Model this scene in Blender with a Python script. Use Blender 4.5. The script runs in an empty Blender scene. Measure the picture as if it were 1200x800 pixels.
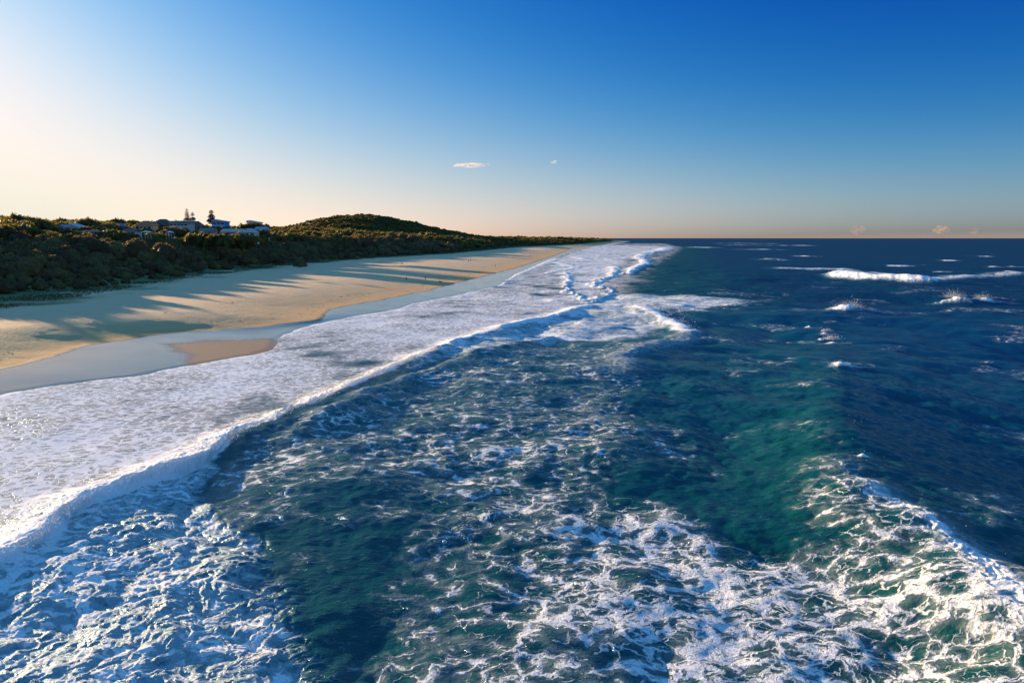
import bpy, bmesh, math, random
import numpy as np
from mathutils import Vector, Matrix
random.seed(7); rng = np.random.default_rng(7)
scene = bpy.context.scene
COL = scene.collection
R = math.radians

# ------------------------------------------------------------------ camera, sky, sun, exposure
CAM_H = 20.0                    # a drone hovering 20 m over the surf
FOC = 800.0                     # focal length in photo pixels (photo 1200 wide)
PITCH = math.atan((400 - 279) / FOC)
cam = bpy.data.cameras.new('camera'); cam_o = bpy.data.objects.new('camera', cam); COL.objects.link(cam_o)
cam.sensor_width = 36.0; cam.lens = 36.0 * FOC / 1200.0
cam.clip_start = 0.5; cam.clip_end = 150000
cam_o.location = (0, 0, CAM_H); cam_o.rotation_euler = (math.pi / 2 - PITCH, 0, 0)
scene.camera = cam_o

SUN_AZ = R(51)                  # left of straight ahead
SUN_EL = R(7.5)
w = bpy.data.worlds.new('World'); scene.world = w; w.use_nodes = True
nt = w.node_tree; bg = nt.nodes['Background']
sky = nt.nodes.new('ShaderNodeTexSky'); sky.sky_type = 'NISHITA'; sky.sun_disc = False
sky.sun_elevation = SUN_EL; sky.sun_rotation = -SUN_AZ
sky.altitude = 20; sky.air_density = 1.0; sky.dust_density = 1.0; sky.ozone_density = 3.0
def wn_(typ, **kw):
    n_ = nt.nodes.new(typ)
    for k_, v_ in kw.items(): setattr(n_, k_, v_)
    return n_
def wl_(a_, b_): nt.links.new(a_, b_)
# the sky of a saturated evening print: a tone curve on the Nishita sky, per channel, steeper in red, paler towards the horizon
bw = wn_('ShaderNodeRGBToBW'); wl_(sky.outputs[0], bw.inputs[0])
def mth(op, a_, b_=0.0, clamp=False):
    n_ = wn_('ShaderNodeMath', operation=op, use_clamp=clamp)
    for k_, v_ in enumerate((a_, b_)):
        if isinstance(v_, float): n_.inputs[k_].default_value = v_
        else: wl_(v_, n_.inputs[k_])
    return n_.outputs[0]
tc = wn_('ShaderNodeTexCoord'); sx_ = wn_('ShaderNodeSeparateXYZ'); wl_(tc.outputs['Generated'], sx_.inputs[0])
flo = wn_('ShaderNodeMapRange', interpolation_type='SMOOTHSTEP'); wl_(sx_.outputs['Z'], flo.inputs[0])      # overhead: brightened to about the mean of the view's top, to lift the shade
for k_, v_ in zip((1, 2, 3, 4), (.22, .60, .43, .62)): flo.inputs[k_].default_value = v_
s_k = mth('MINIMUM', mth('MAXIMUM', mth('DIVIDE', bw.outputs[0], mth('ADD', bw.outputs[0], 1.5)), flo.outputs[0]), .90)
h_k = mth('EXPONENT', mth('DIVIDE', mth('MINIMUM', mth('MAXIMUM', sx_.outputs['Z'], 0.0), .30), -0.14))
cmb = wn_('ShaderNodeCombineXYZ')
for ch, kk in enumerate(((-14.563, 15.896, 8.471, 9.85, -11.33, -10.175), (-7.733, 8.352, 4.024, 3.203, -3.804, -5.513), (-3.744, 3.995, 1.953, -0.523, 0.038, -3.263))):
    pol = mth('MULTIPLY', mth('ADD', mth('MULTIPLY', mth('ADD', mth('MULTIPLY', s_k, kk[5]), kk[2]), s_k), kk[1]), s_k)
    v_ = mth('ADD', pol, mth('MULTIPLY', mth('ADD', mth('MULTIPLY', s_k, kk[4]), kk[3]), h_k))
    if ch == 0:                                                             # less red where the blue is deep
        rdk = wn_('ShaderNodeMapRange', interpolation_type='SMOOTHSTEP'); wl_(s_k, rdk.inputs[0])
        for k_, q_ in zip((1, 2, 3, 4), (.46, .68, -.7, 0.0)): rdk.inputs[k_].default_value = q_
        v_ = mth('ADD', v_, mth('MULTIPLY', rdk.outputs[0], mth('SUBTRACT', 1.0, h_k)))
    wl_(mth('EXPONENT', mth('ADD', v_, kk[0] - math.log(0.08))), cmb.inputs[ch])
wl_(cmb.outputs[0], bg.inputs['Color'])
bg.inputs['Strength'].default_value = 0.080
sl = bpy.data.lights.new('sun', 'SUN'); so = bpy.data.objects.new('sun', sl); COL.objects.link(so)
sl.energy = 5.0; sl.angle = R(0.5); sl.color = (1.0, 0.72, 0.43)
sdir = Vector((-math.sin(SUN_AZ) * math.cos(SUN_EL), math.cos(SUN_AZ) * math.cos(SUN_EL), math.sin(SUN_EL)))
so.rotation_euler = (-sdir).to_track_quat('-Z', 'Y').to_euler(); so.location = (-200, 160, 120)
vs = scene.view_settings; vs.view_transform = 'Standard'; vs.look = 'None'; vs.exposure = 1.45; vs.gamma = 1.0
scene.render.engine = 'CYCLES'
cy = scene.cycles; cy.max_bounces = 5; cy.diffuse_bounces = 2; cy.glossy_bounces = 2; cy.transmission_bounces = 2
cy.transparent_max_bounces = 6; cy.volume_bounces = 0; cy.use_adaptive_sampling = True; cy.adaptive_threshold = 0.01
cy.use_denoising = True; cy.caustics_reflective = False; cy.caustics_refractive = False

# ------------------------------------------------------------------ helpers
CP, SP = math.cos(PITCH), math.sin(PITCH)
def at(u, v, z=0.0):
    """photo measurement -> point of the place at height z"""
    X = (u - 600) / FOC; Y = (400 - v) / FOC
    dy, dz = CP + Y * SP, -SP + Y * CP
    t = (z - CAM_H) / dz
    return (X * t, dy * t)
def at_y(u, v, y):
    """photo measurement -> (x, z) of the place at distance y"""
    X = (u - 600) / FOC; Y = (400 - v) / FOC
    t = y / (CP + Y * SP)
    return X * t, CAM_H + (-SP + Y * CP) * t
def to_px(x, y, z):
    f_ = y * CP - (z - CAM_H) * SP; up = y * SP + (z - CAM_H) * CP
    return 600 + FOC * x / f_, 400 - FOC * up / f_
def tag(o, label=None, cat=None, group=None, kind=None):
    if label: o['label'] = label
    if cat: o['category'] = cat
    if group: o['group'] = group
    if kind: o['kind'] = kind
    return o
def link(name, me, mat=None, parent=None, loc=None):
    o = bpy.data.objects.new(name, me); COL.objects.link(o)
    if mat is not None and me is not None and not me.materials: me.materials.append(mat)
    if parent: o.parent = parent
    if loc is not None: o.location = loc
    return o
def empty(name, loc, rz=0.0, sc=1.0):
    o = bpy.data.objects.new(name, None); COL.objects.link(o)
    o.location = loc; o.rotation_euler = (0, 0, rz); o.scale = (sc,) * 3; o.empty_display_size = 0.5
    return o
def np_mesh(name, V, F, smooth=True):
    """V (n,3), F (m,k) -> mesh"""
    me = bpy.data.meshes.new(name); V = np.asarray(V, np.float32); F = np.asarray(F, np.int32)
    me.vertices.add(len(V)); me.vertices.foreach_set('co', V.ravel())
    k = F.shape[1]
    me.loops.add(F.size); me.loops.foreach_set('vertex_index', F.ravel())
    me.polygons.add(len(F))
    me.polygons.foreach_set('loop_start', np.arange(len(F), dtype=np.int32) * k)
    me.polygons.foreach_set('use_smooth', np.full(len(F), smooth))
    me.update(calc_edges=True)
    return me
def attr(me, name, a):
    at_ = me.attributes.new(name, 'FLOAT', 'POINT'); at_.data.foreach_set('value', np.ascontiguousarray(a, np.float32))
def sm(a, b, x):
    t = np.clip((x - a) / (b - a), 0, 1); return t * t * (3 - 2 * t)
_perm = rng.permutation(512).astype(np.int64); _ga = rng.random(512) * 2 * np.pi
_gx, _gy = np.cos(_ga), np.sin(_ga)
def perlin(x, y):
    xi = np.floor(x).astype(np.int64); yi = np.floor(y).astype(np.int64); xf = x - xi; yf = y - yi
    u = xf ** 3 * (xf * (xf * 6 - 15) + 10); v_ = yf ** 3 * (yf * (yf * 6 - 15) + 10)
    def g(i, j, dx, dy):
        h = _perm[(_perm[i & 511] + j) & 511]; return _gx[h] * dx + _gy[h] * dy
    a = g(xi, yi, xf, yf); b = g(xi + 1, yi, xf - 1, yf); c = g(xi, yi + 1, xf, yf - 1); d = g(xi + 1, yi + 1, xf - 1, yf - 1)
    return (a + u * (b - a) + v_ * (c - a + u * (a - b - c + d))) * 1.5
def fbm(x, y, s, oct=4, gain=0.5, off=0.0):
    r = np.zeros_like(x); a = 1.0
    for k in range(oct):
        r += a * perlin(x / s + off + 17.3 * k, y / s - off + 9.1 * k); s *= 0.5; a *= gain
    return r
def seg_dist(x, y, pts):
    """distance to a polyline, signed (+ on its right-hand side walking along it), and the arc share 0..1"""
    pts = np.asarray(pts, float); L = np.r_[0, np.cumsum(np.hypot(*np.diff(pts, axis=0).T))]
    best = np.full(x.shape, 1e12); sgn = np.ones_like(x); tt = np.zeros_like(x)
    for i in range(len(pts) - 1):
        ax, ay = pts[i]; dx, dy = pts[i + 1] - pts[i]; l2 = dx * dx + dy * dy
        t = np.clip(((x - ax) * dx + (y - ay) * dy) / l2, 0, 1)
        ex = x - ax - t * dx; ey = y - ay - t * dy; d2 = ex * ex + ey * ey
        m = d2 < best
        best = np.where(m, d2, best); sgn = np.where(m, np.sign(dy * ex - dx * ey), sgn)
        tt = np.where(m, (L[i] + t * math.sqrt(l2)) / L[-1], tt)
    return np.sqrt(best) * sgn, tt
def poly_mask(x, y, poly, soft):
    """soft inside mask of a polygon; soft = width of the edge in metres"""
    poly = np.asarray(poly, float); inside = np.zeros(x.shape, bool); n = len(poly)
    for i in range(n):
        x1, y1 = poly[i]; x2, y2 = poly[(i + 1) % n]
        c = ((y1 > y) != (y2 > y)) & (x < (x2 - x1) * (y - y1) / (y2 - y1 + 1e-9) + x1)
        inside ^= c
    d, _ = seg_dist(x, y, np.vstack([poly, poly[:1]])); d = np.abs(d)
    return sm(-soft, soft, np.where(inside, d, -d))
def PX(*pts, z=0.0): return [at(*p, z) for p in pts]

# --- materials
class NB:
    """small node builder"""
    def __init__(s, name):
        s.m = bpy.data.materials.new(name); s.m.use_nodes = True; s.t = s.m.node_tree; s.t.nodes.clear()
        s.out = s.n('ShaderNodeOutputMaterial')
    def n(s, typ, **kw):
        nd = s.t.nodes.new(typ)
        for k, v in kw.items(): setattr(nd, k, v)
        return nd
    def put(s, sock, v):
        if hasattr(v, 'is_output') or isinstance(v, bpy.types.NodeSocket): s.t.links.new(v, sock)
        else: sock.default_value = v
    def math(s, op, a, b=0.0, c=0.0, clamp=False):
        nd = s.n('ShaderNodeMath', operation=op, use_clamp=clamp)
        for i, v in enumerate((a, b, c)): s.put(nd.inputs[i], v)
        return nd.outputs[0]
    def mix(s, f, a, b):
        nd = s.n('ShaderNodeMix', data_type='RGBA')
        s.put(nd.inputs[0], f); s.put(nd.inputs[6], a); s.put(nd.inputs[7], b); return nd.outputs[2]
    def mixf(s, f, a, b):
        nd = s.n('ShaderNodeMix', data_type='FLOAT')
        s.put(nd.inputs[0], f); s.put(nd.inputs[2], a); s.put(nd.inputs[3], b); return nd.outputs[0]
    def vmath(s, op, a, b, sc=None):
        nd = s.n('ShaderNodeVectorMath', operation=op); s.put(nd.inputs[0], a)
        if b is not None: s.put(nd.inputs[1], b)
        if sc is not None: s.put(nd.inputs['Scale'], sc)
        return nd.outputs[0]
    def noise(s, vec, scale, detail=3, rough=0.5, dist=0.0, out=0):
        nd = s.n('ShaderNodeTexNoise'); s.put(nd.inputs['Vector'], vec); nd.inputs['Scale'].default_value = scale
        nd.inputs['Detail'].default_value = detail; nd.inputs['Roughness'].default_value = rough; nd.inputs['Distortion'].default_value = dist
        return nd.outputs[out]
    def vor(s, vec, scale, feat='DISTANCE_TO_EDGE'):
        nd = s.n('ShaderNodeTexVoronoi', feature=feat); s.put(nd.inputs['Vector'], vec); nd.inputs['Scale'].default_value = scale
        return nd.outputs['Distance']
    def ss(s, x, a, b):
        nd = s.n('ShaderNodeMapRange', interpolation_type='SMOOTHSTEP'); s.put(nd.inputs[0], x)
        s.put(nd.inputs[1], a); s.put(nd.inputs[2], b); return nd.outputs[0]
    def attr(s, name): return s.n('ShaderNodeAttribute', attribute_name=name).outputs['Fac']
    def bump(s, h, strength=1.0, dist=1.0, nrm=None):
        nd = s.n('ShaderNodeBump'); s.put(nd.inputs['Height'], h); s.put(nd.inputs['Strength'], strength); nd.inputs['Distance'].default_value = dist
        if nrm is not None: s.put(nd.inputs['Normal'], nrm)
        return nd.outputs[0]
    def bsdf(s, **kw):
        nd = s.n('ShaderNodeBsdfPrincipled')
        for k, v in kw.items(): s.put(nd.inputs[k.replace('_', ' ')], v)
        return nd.outputs[0]
    def shader_mix(s, f, a, b):
        nd = s.n('ShaderNodeMixShader'); s.put(nd.inputs[0], f); s.put(nd.inputs[1], a); s.put(nd.inputs[2], b); return nd.outputs[0]
    def done(s, sh): s.t.links.new(sh, s.out.inputs['Surface']); return s.m
def C4(r, g, b): return (r, g, b, 1.0)
def plain(name, col, rough=0.7, var=0.15, scale=1.5):
    b = NB(name); p = b.n('ShaderNodeTexCoord').outputs['Object']
    f = b.noise(p, scale, 4)
    c = b.mix(f, C4(*[q * (1 - var) for q in col]), C4(*[min(1, q * (1 + var)) for q in col]))
    return b.done(b.bsdf(Base_Color=c, Roughness=rough, Specular_IOR_Level=.5 if rough < .2 else .12))

# ------------------------------------------------------------------ lines of the coast
def curve(pts_z):
    a = np.array([at(*p) for p in pts_z]); o = np.argsort(a[:, 1]); a = a[o]; return a[:, 1], a[:, 0]
_vy, _vx = curve([(0, 355, 3.5), (100, 340, 3.5), (200, 325, 3.5), (330, 310, 3.5), (430, 302, 3.5), (520, 297, 3.5), (600, 290, 3.0), (680, 286.5, 2.5)])
_dy, _dx = curve([(0, 433, .4), (60, 415, .4), (110, 402, .4), (200, 390, .4), (300, 383, .4), (370, 375, .4), (385, 362, .4), (440, 352, .4), (500, 340, .4), (560, 325, .4), (610, 312, .4), (650, 299, .4)])
_sy, _sx = curve([(0, 460), (60, 450), (150, 440), (210, 428), (290, 415), (312, 408), (320, 395), (345, 384), (400, 372), (460, 362), (480, 355), (530, 346), (580, 335), (600, 322), (640, 305), (672, 295)])
_vy = np.r_[0, _vy, 2600, 4200]; _vx = np.r_[-118, _vx, 330, 640]
_dy = np.r_[0, _dy, 1300, 2000, 2700, 4200]; _dx = np.r_[-86, _dx, 110, 255, 385, 690]
_sy = np.r_[0, _sy, 1500, 2000, 2700, 4200]; _sx = np.r_[-78, _sx, 170, 290, 415, 720]
XV = lambda y: np.interp(y, _vy, _vx)
XD = lambda y: np.minimum(np.interp(y, _dy, _dx), XS(y) - 2.0)
XS = lambda y: np.interp(y, _sy, _sx)
def ground_z(x, y, rough=True):
    x = np.asarray(x, float); y = np.asarray(y, float)
    xs, xd, xv = XS(y), XD(y), np.minimum(XV(y), XD(y) - 4)
    z = np.where(x > xs, -(x - xs) * 0.05, 0.0); z = np.maximum(z, -3)
    t = np.clip((xs - x) / (xs - xd), 0, 1); z = np.where(x <= xs, 0.02 + 0.38 * t ** 1.3, z)
    t2 = np.clip((xd - x) / (xd - xv), 0, 1); z += np.where(x < xd, 1.6 * sm(0, 0.45, t2) + 1.5 * t2, 0)
    s = np.clip(xv - x, 0, None); sl_ = s * np.interp(y, [0, 500, 900, 1500, 3000], [1, 1, .85, .6, .55]); sl1 = s * np.interp(y, [0, 330, 450, 900, 1500, 3000], [1, 1, .62, .58, .5, .5])
    far = np.interp(y, [0, 1500, 3500, 4500], [1, 1, .4, .15])
    lowl = 0.36 + 0.64 * sm(165, 262, y - 0.18 * s)          # the dune is lower at the near end, left of the frame
    if rough: n = fbm(x, y, 60, 3) * 2.2 + fbm(x, y, 17, 2, off=5) * 0.8
    else: n = 0
    z += (9.5 * sm(0, 48, sl1) + 9.0 * sm(60, 240, sl_) + n * sm(3, 40, sl_)) * far * lowl
    # the wooded hill
    hx, hy = x + 375, y - 1650
    hx = np.where(hx > 0, hx / 205, hx / 150)
    z += 47 * np.exp(-(np.abs(hx) ** 2.2)) * np.exp(-(hy / 260) ** 2) * (1 + 0.04 * fbm(x, y, 90, 3, off=3))
    return z

# ------------------------------------------------------------------ the land
th = np.linspace(R(-68), R(16), 520)
rr = np.concatenate([np.geomspace(70, 900, 420), np.geomspace(900, 5200, 90)[1:]])
TH, RR = np.meshgrid(th, rr); gx = RR * np.sin(TH); gy = RR * np.cos(TH)
gz = ground_z(gx, gy)
sandy = (gx > np.minimum(XV(gy), XD(gy) - 4)) & (gx < XD(gy))
gz += np.where(sandy, fbm(gx, gy, 6, 3, off=2) * 0.035 + fbm(gx, gy, 1.6, 2, off=8) * 0.012, 0)
# the low shoal of wet sand inside the runnel
shx, shy = at(250, 408)
sw1, sw2 = fbm(gx, gy, 8, 3, off=14) * 2.2, fbm(gx, gy, 8, 3, off=15) * 2.2
shoal = poly_mask(gx + sw1 * .5, gy + sw2, PX((185, 405), (235, 400), (325, 396), (330, 412), (225, 432), (215, 416)), 2.6)
n_r, n_c = TH.shape
idx = np.arange(n_r * n_c).reshape(n_r, n_c)
F = np.stack([idx[:-1, :-1], idx[:-1, 1:], idx[1:, 1:], idx[1:, :-1]], -1).reshape(-1, 4)[:, ::-1]
keep = ((gx < XS(gy) + 60)[:-1, :-1]).ravel()
F = F[keep]
used, inv = np.unique(F, return_inverse=True); F = inv.reshape(-1, 4)
me = np_mesh('beach', np.stack([gx.ravel(), gy.ravel(), gz.ravel()], 1)[used], F)
wet = sm(-0.9, 1.8, (gx - XD(gy)) + fbm(gx, gy, 9, 3) * 0.9) * (1 - 0.52 * shoal)
damp = sm(-42, 0, gx - XD(gy) + fbm(gx, gy, 14, 3, off=1) * 4) * (0.75 + 0.25 * sm(-7, 1, gx - XD(gy)))
turf = sm(-24, 4, XV(gy) - gx + fbm(gx, gy, 22, 4, off=4) * 13)
attr(me, 'wet', wet.ravel()[used]); attr(me, 'damp', damp.ravel()[used]); attr(me, 'turf', turf.ravel()[used])
b = NB('beach_sand'); P = b.n('ShaderNodeNewGeometry').outputs['Position']
wt, dm, tf = b.attr('wet'), b.attr('damp'), b.attr('turf')
n1 = b.noise(P, 0.25, 5, .6); n2 = b.noise(P, 3.0, 3, .6)
dry = b.mix(n1, C4(.68, .435, .225), C4(.80, .55, .32))
dry = b.mix(b.math('MULTIPLY', b.ss(n2, .55, .75), .25), dry, C4(.46, .31, .18))
sand = b.mix(dm, dry, C4(.62, .335, .125))
sand = b.mix(wt, sand, C4(.065, .048, .036))
wrk = b.math('MULTIPLY', b.ss(b.noise(b.vmath('MULTIPLY', P, (1, .28, 1)), .55, 6, .72), .58, .70), b.ss(b.math('ABSOLUTE', b.math('SUBTRACT', dm, .42)), .22, .02))
sand = b.mix(b.math('MULTIPLY', wrk, .55), sand, C4(.16, .11, .07))
veg_f = b.math('MULTIPLY', tf, b.ss(b.math('ADD', b.noise(P, .5, 5, .7), b.math('MULTIPLY', tf, .45)), .55, .85))
sand = b.mix(veg_f, sand, b.mix(n1, C4(.10, .12, .035), C4(.20, .19, .08)))
foot = b.vor(P, 1.1, 'F1'); foot2 = b.noise(P, 2.2, 4, .65)
h = b.math('ADD', b.math('MULTIPLY', foot2, .16), b.math('MULTIPLY', b.ss(foot, .1, .5), .05))
h = b.math('MULTIPLY', h, b.math('SUBTRACT', 1.0, b.math('MAXIMUM', wt, b.math('MULTIPLY', dm, .85))))
nrm = b.bump(h, 1.0, 1.0)
rough = b.mixf(b.ss(wt, .1, .9), 0.9, b.mixf(b.noise(P, .12, 3), .05, .22))
me.materials.append(b.done(b.bsdf(Base_Color=sand, Roughness=rough, Normal=nrm, Specular_IOR_Level=b.mixf(wt, .2, .55))))
tag(link('beach', me), kind='structure')

# ------------------------------------------------------------------ the sea
rows_px = np.arange(-20, 434, 0.62)                    # finer rings near the drone, coarser far out
r_near = CAM_H * 682 / (452 - rows_px)
r_all = np.r_[np.geomspace(14, r_near[0], 30)[:-1], r_near, np.geomspace(r_near[-1], 90000, 150)[1:]]
th = np.linspace(R(-43), R(43), 1130)
TH, RR = np.meshgrid(th, r_all); X = RR * np.sin(TH); Y = RR * np.cos(TH)
n_r, n_c = TH.shape
keepv = X > XS(Y) - 6
idx = np.arange(n_r * n_c).reshape(n_r, n_c)
k = keepv[:-1, :-1] & keepv[1:, 1:] & keepv[:-1, 1:] & keepv[1:, :-1]
F = np.stack([idx[:-1, :-1], idx[1:, :-1], idx[1:, 1:], idx[:-1, 1:]], -1)[k]
used, inv = np.unique(F, return_inverse=True); F = inv.reshape(-1, 4)[:, ::-1]
x = X.ravel()[used]; y = Y.ravel()[used]; r = RR.ravel()[used]
dr = np.interp(r, r_all[:-1], np.diff(r_all)); dr = np.maximum(dr, r * (th[1] - th[0]))

def wave_tile(N, L, lam_lo, lam_hi, wind, spread, seed, choppy):
    g = np.random.default_rng(seed); k1 = np.fft.fftfreq(N, L / N) * 2 * np.pi
    KX, KY = np.meshgrid(k1, k1); K = np.hypot(KX, KY); K[0, 0] = 1
    c = (KX * wind[0] + KY * wind[1]) / K
    S = K ** -3.6 * (spread + (1 - spread) * np.clip(c, 0, 1) ** 2)
    S *= (K < 2 * np.pi / lam_lo) & (K > 2 * np.pi / lam_hi); S[0, 0] = 0
    A = np.sqrt(S) * (g.normal(size=(N, N)) + 1j * g.normal(size=(N, N)))
    hgt = np.fft.ifft2(A).real; s = hgt.std()
    dx = np.fft.ifft2(-1j * A * KX / K).real; dy = np.fft.ifft2(-1j * A * KY / K).real
    return hgt / s, dx / s * choppy, dy / s * choppy, L
def sample(t, L, px, py):
    N = t.shape[0]; fx = (px / L % 1) * N; fy = (py / L % 1) * N
    i = fx.astype(int); j = fy.astype(int); a = fx - i; c = fy - j; i %= N; j %= N; i1 = (i + 1) % N; j1 = (j + 1) % N
    return (t[j, i] * (1 - a) + t[j, i1] * a) * (1 - c) + (t[j1, i] * (1 - a) + t[j1, i1] * a) * c

# --- lines of breaking crests, seaward of the beach (measured, near end first)
crest1 = [(-38, 8), (-36.5, 25), (-35, 36)] + PX((0, 640), (60, 590), (130, 560), (210, 535), (280, 500), (370, 465), (430, 440), (500, 412), (560, 390), (600, 378), (640, 370), (690, 356), z=.9)
crest1 = [(px_ + 1.8 * (1 - min(1, max(0, (py_ - 40) / 150))), py_) for px_, py_ in crest1]      # the lit front lies shoreward of the crest
crest1b = PX((330, 525), (400, 487), (440, 463), (480, 447), (547, 424), (600, 407), (650, 392), z=.5)
crest2 = [(25.5, 8), (25.5, 20)] + PX((1200, 718), (1130, 660), (1075, 622), (1030, 590), (987, 557), z=1.8) + PX((975, 520), (978, 470), (980, 430), (973, 402), (955, 383), z=.8)
crest3 = PX((715, 432), (735, 415), (770, 402), (805, 394), (806, 386), (792, 376), (765, 366), (747, 358), z=.9)
zigA = PX((690, 354), (672, 345), (660, 336), (667, 330), (662, 320))
zigB = PX((690, 356), (716, 342), (696, 334), (700, 329), (718, 324), (722, 313))
crest4 = PX((738, 321), (742, 315), (754, 311), (756, 307), (747, 302), (757, 298))
crest4b = PX((758, 297), (775, 294), (782, 291))
far1 = PX((985, 320), (1010, 323), (1045, 326), (1080, 329), z=1.2)
far1w = PX((915, 315), (985, 316), (1080, 328), (1130, 324), (1200, 322))
outer = [PX((845, 285.2), (900, 285.6)), PX((812, 290), (830, 290.5)), PX((868, 292.5), (905, 293)), PX((897, 304), (914, 305)), PX((860, 287.5), (940, 288))]
swash_l = PX((637, 321), (655, 317), (676, 314), (664, 311), (650, 308))
swash_m = PX((690, 305), (680, 304), (675, 301))
shore_edge = np.stack([_sx, _sy], 1)[1:]
caps = [(995, 362, 3.4, 1.6), (1118, 350, 3.0, 2.2), (1152, 352, 2.4, 1.5), (975, 400, 1.2, .5), (969, 391, .8, .4), (985, 431, 1.2, .45), (964, 395, .6, .3), (1000, 566, .35, .2), (950, 383, .7, .4),
        (1165, 314, 3, .7), (1185, 318, 4, .6), (1150, 300, 6, .8), (1055, 311, 5, .6), (1110, 305, 5, .6), (1190, 312, 3, .6), (1100, 318, 3, .5), (940, 300, 6, .7)]

z = np.zeros_like(x); white = np.zeros_like(x); lace = np.zeros_like(x); shore = np.zeros_like(x); green = np.zeros_like(x); veil = np.zeros_like(x)
warp1 = fbm(x, y, 7, 4, off=11); warp2 = fbm(x, y, 7, 4, off=23)
big = fbm(x, y, 24, 4, off=31)
near_m = r < 1500
def on(mask, fn):
    """evaluate only near the feature"""
    i = np.nonzero(mask)[0]; return i, x[i], y[i]

# main bore: steep shoreward (left), long back
i = np.nonzero((x > -70) & (x < 60) & (y < 260))[0]
xi, yi = x[i] + warp1[i] * .9, y[i] + warp2[i] * .9
d, t = seg_dist(xi, yi, crest1)                    # + = right-hand = seaward
amp = np.interp(t, [0, .25, .45, .65, .85, 1], [.95, 1.0, .95, .95, .85, .6]) * (1 + .25 * big[i])
ridge = np.where(d < 0, np.exp(-((d + .4).clip(None, 0) / 2.9) ** 2), np.exp(-(d / np.interp(t, [0, .40, .48, 1], [6.5, 6.0, 3.6, 3.2])) ** 2) * .85 + .15 * np.exp(-(d / 10) ** 2))
z[i] += amp * ridge
brk = np.interp(t, [0, .44, .52, .60, .70, .86, 1], [1, 1, .85, .7, .45, .8, 1.0])      # how far broken
lip = np.where(d < 0, np.exp(-(d / 2.7) ** 4), np.exp(-(d / np.interp(t, [0, .45, .6, .8, 1], [.95, .8, .6, .8, 1.3])) ** 2))
white[i] = np.maximum(white[i], lip * (.55 + .6 * brk) * 1.0)
green[i] = np.maximum(green[i], np.where(d > 0, np.exp(-((d - 1.5) / 2.0) ** 2), 0) * sm(.35, .5, t) * (1 - .5 * sm(.8, 1, t)))
# shallow foam sheet between the bore and the beach
s_in = sm(-.3, 1.2, (x - XS(y)) + warp1 * .8)
left_of = np.zeros_like(x); left_of[i] = sm(.5, -1.0, d)
left_of[(y >= 205) & (x < np.interp(y, [205, 260, 420, 900, 1500], [22, 34, 66, 190, 330]))] = 1
i2 = np.nonzero((y > 205) & (y < 2600))[0]
shore_far = sm(18, -14, x[i2] - np.interp(y[i2], [205, 260, 330, 420, 900, 1500, 2500], [26, 40, 60, 78, 215, 370, 560]) + big[i2] * 12)
left_of[i2] = shore_far
shore = left_of * s_in
sheet = shore.copy()
wl = np.clip((x - XS(y)), 0, 1e9)
shore *= (0.42 + .24 * big + .18 * warp1) * np.interp(y, [0, 150, 300, 800], [1, 1, .68, .48]) * (1 - .30 * sm(.3, .6, np.exp(-((x + 22) / 14) ** 2) * sm(60, 75, y) * (1 - sm(110, 150, y))))
shore_edge_foam = np.exp(-((x - XS(y) - .8 + warp1 * .5) / np.maximum(.7, dr * .7)) ** 2) * (y < 700)
white = np.maximum(white, shore_edge_foam * .8); z += shore_edge_foam * .12
z -= .05 * (wl < 2)
for pl, wd, a in ((swash_l, 1.5, .35), (swash_m, 2.2, .35), (zigA, 1.0, .5), (zigB, 1.2, .6), (crest4, 2.6, 1.2), (crest4b, 4, 1.6)):
    P_ = np.array(pl); lo = P_.min(0) - 25; hi = P_.max(0) + 25
    i = np.nonzero((x > lo[0]) & (x < hi[0]) & (y > lo[1]) & (y < hi[1]))[0]
    d, t = seg_dist(x[i] + warp1[i] * 2.2 + big[i] * 2, y[i] + warp2[i] * 3.5 + big[i] * 3, pl)
    ww = np.maximum(wd * np.clip(1 + .9 * warp1[i] + .5 * big[i], .35, 2.2), dr[i] * .35); e = np.exp(-(d / ww) ** 2)
    z[i] += a * e * (1 + .4 * big[i]); white[i] = np.maximum(white[i], (1.1 + .5 * warp2[i]) * e)
# churned whitewater behind the bore, bottom left
pw = [(-39, 8), (-37, 25)] + PX((0, 640), (60, 592), (130, 563), (210, 538), (262, 522), (248, 545), (240, 572), (285, 600), (305, 640), (318, 700), (335, 760), (375, 800), z=.35) + [(-8, 14), (-6, 8)]
i = np.nonzero((x < 5) & (y < 75))[0]
mw = poly_mask(x[i] + warp1[i] * 1.8, y[i] + warp2[i] * 1.8, pw, 1.0)
churn = np.zeros_like(x); churn[i] = mw
white[i] = np.maximum(white[i], mw * (.57 + .16 * big[i] + .14 * warp2[i]))
# broken sheet between bore and outer wave
ps = PX((470, 436), (530, 408), (600, 381), (690, 357), (700, 345), (745, 345), (870, 352), (868, 359), (800, 361), (745, 363), (785, 380), (740, 398), (660, 402), (600, 412), (520, 425))
i = np.nonzero((x > -25) & (x < 90) & (y > 100) & (y < 260))[0]
mw = poly_mask(x[i] + warp1[i] * 3, y[i] + warp2[i] * 4, ps, 2.6)
churn[i] = np.maximum(churn[i], mw * .75); white[i] = np.maximum(white[i], mw * (.60 + .2 * warp1[i]))
# streaky sheet far behind the outer crest and off the point
for poly, wv in ((PX((690, 350), (725, 312), (740, 300), (790, 289), (700, 287), (665, 298), (640, 312)), .66), (PX((745, 362), (880, 352), (870, 358), (800, 366)), .5)):
    P_ = np.array(poly); lo = P_.min(0) - 30; hi = P_.max(0) + 30
    i = np.nonzero((x > lo[0]) & (x < hi[0]) & (y > lo[1]) & (y < hi[1]))[0]
    mw = poly_mask(x[i] + warp1[i] * 4, y[i] + warp2[i] * 8, poly, 5)
    lace[i] = np.maximum(lace[i], mw * (wv + .25 * big[i]))
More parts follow.
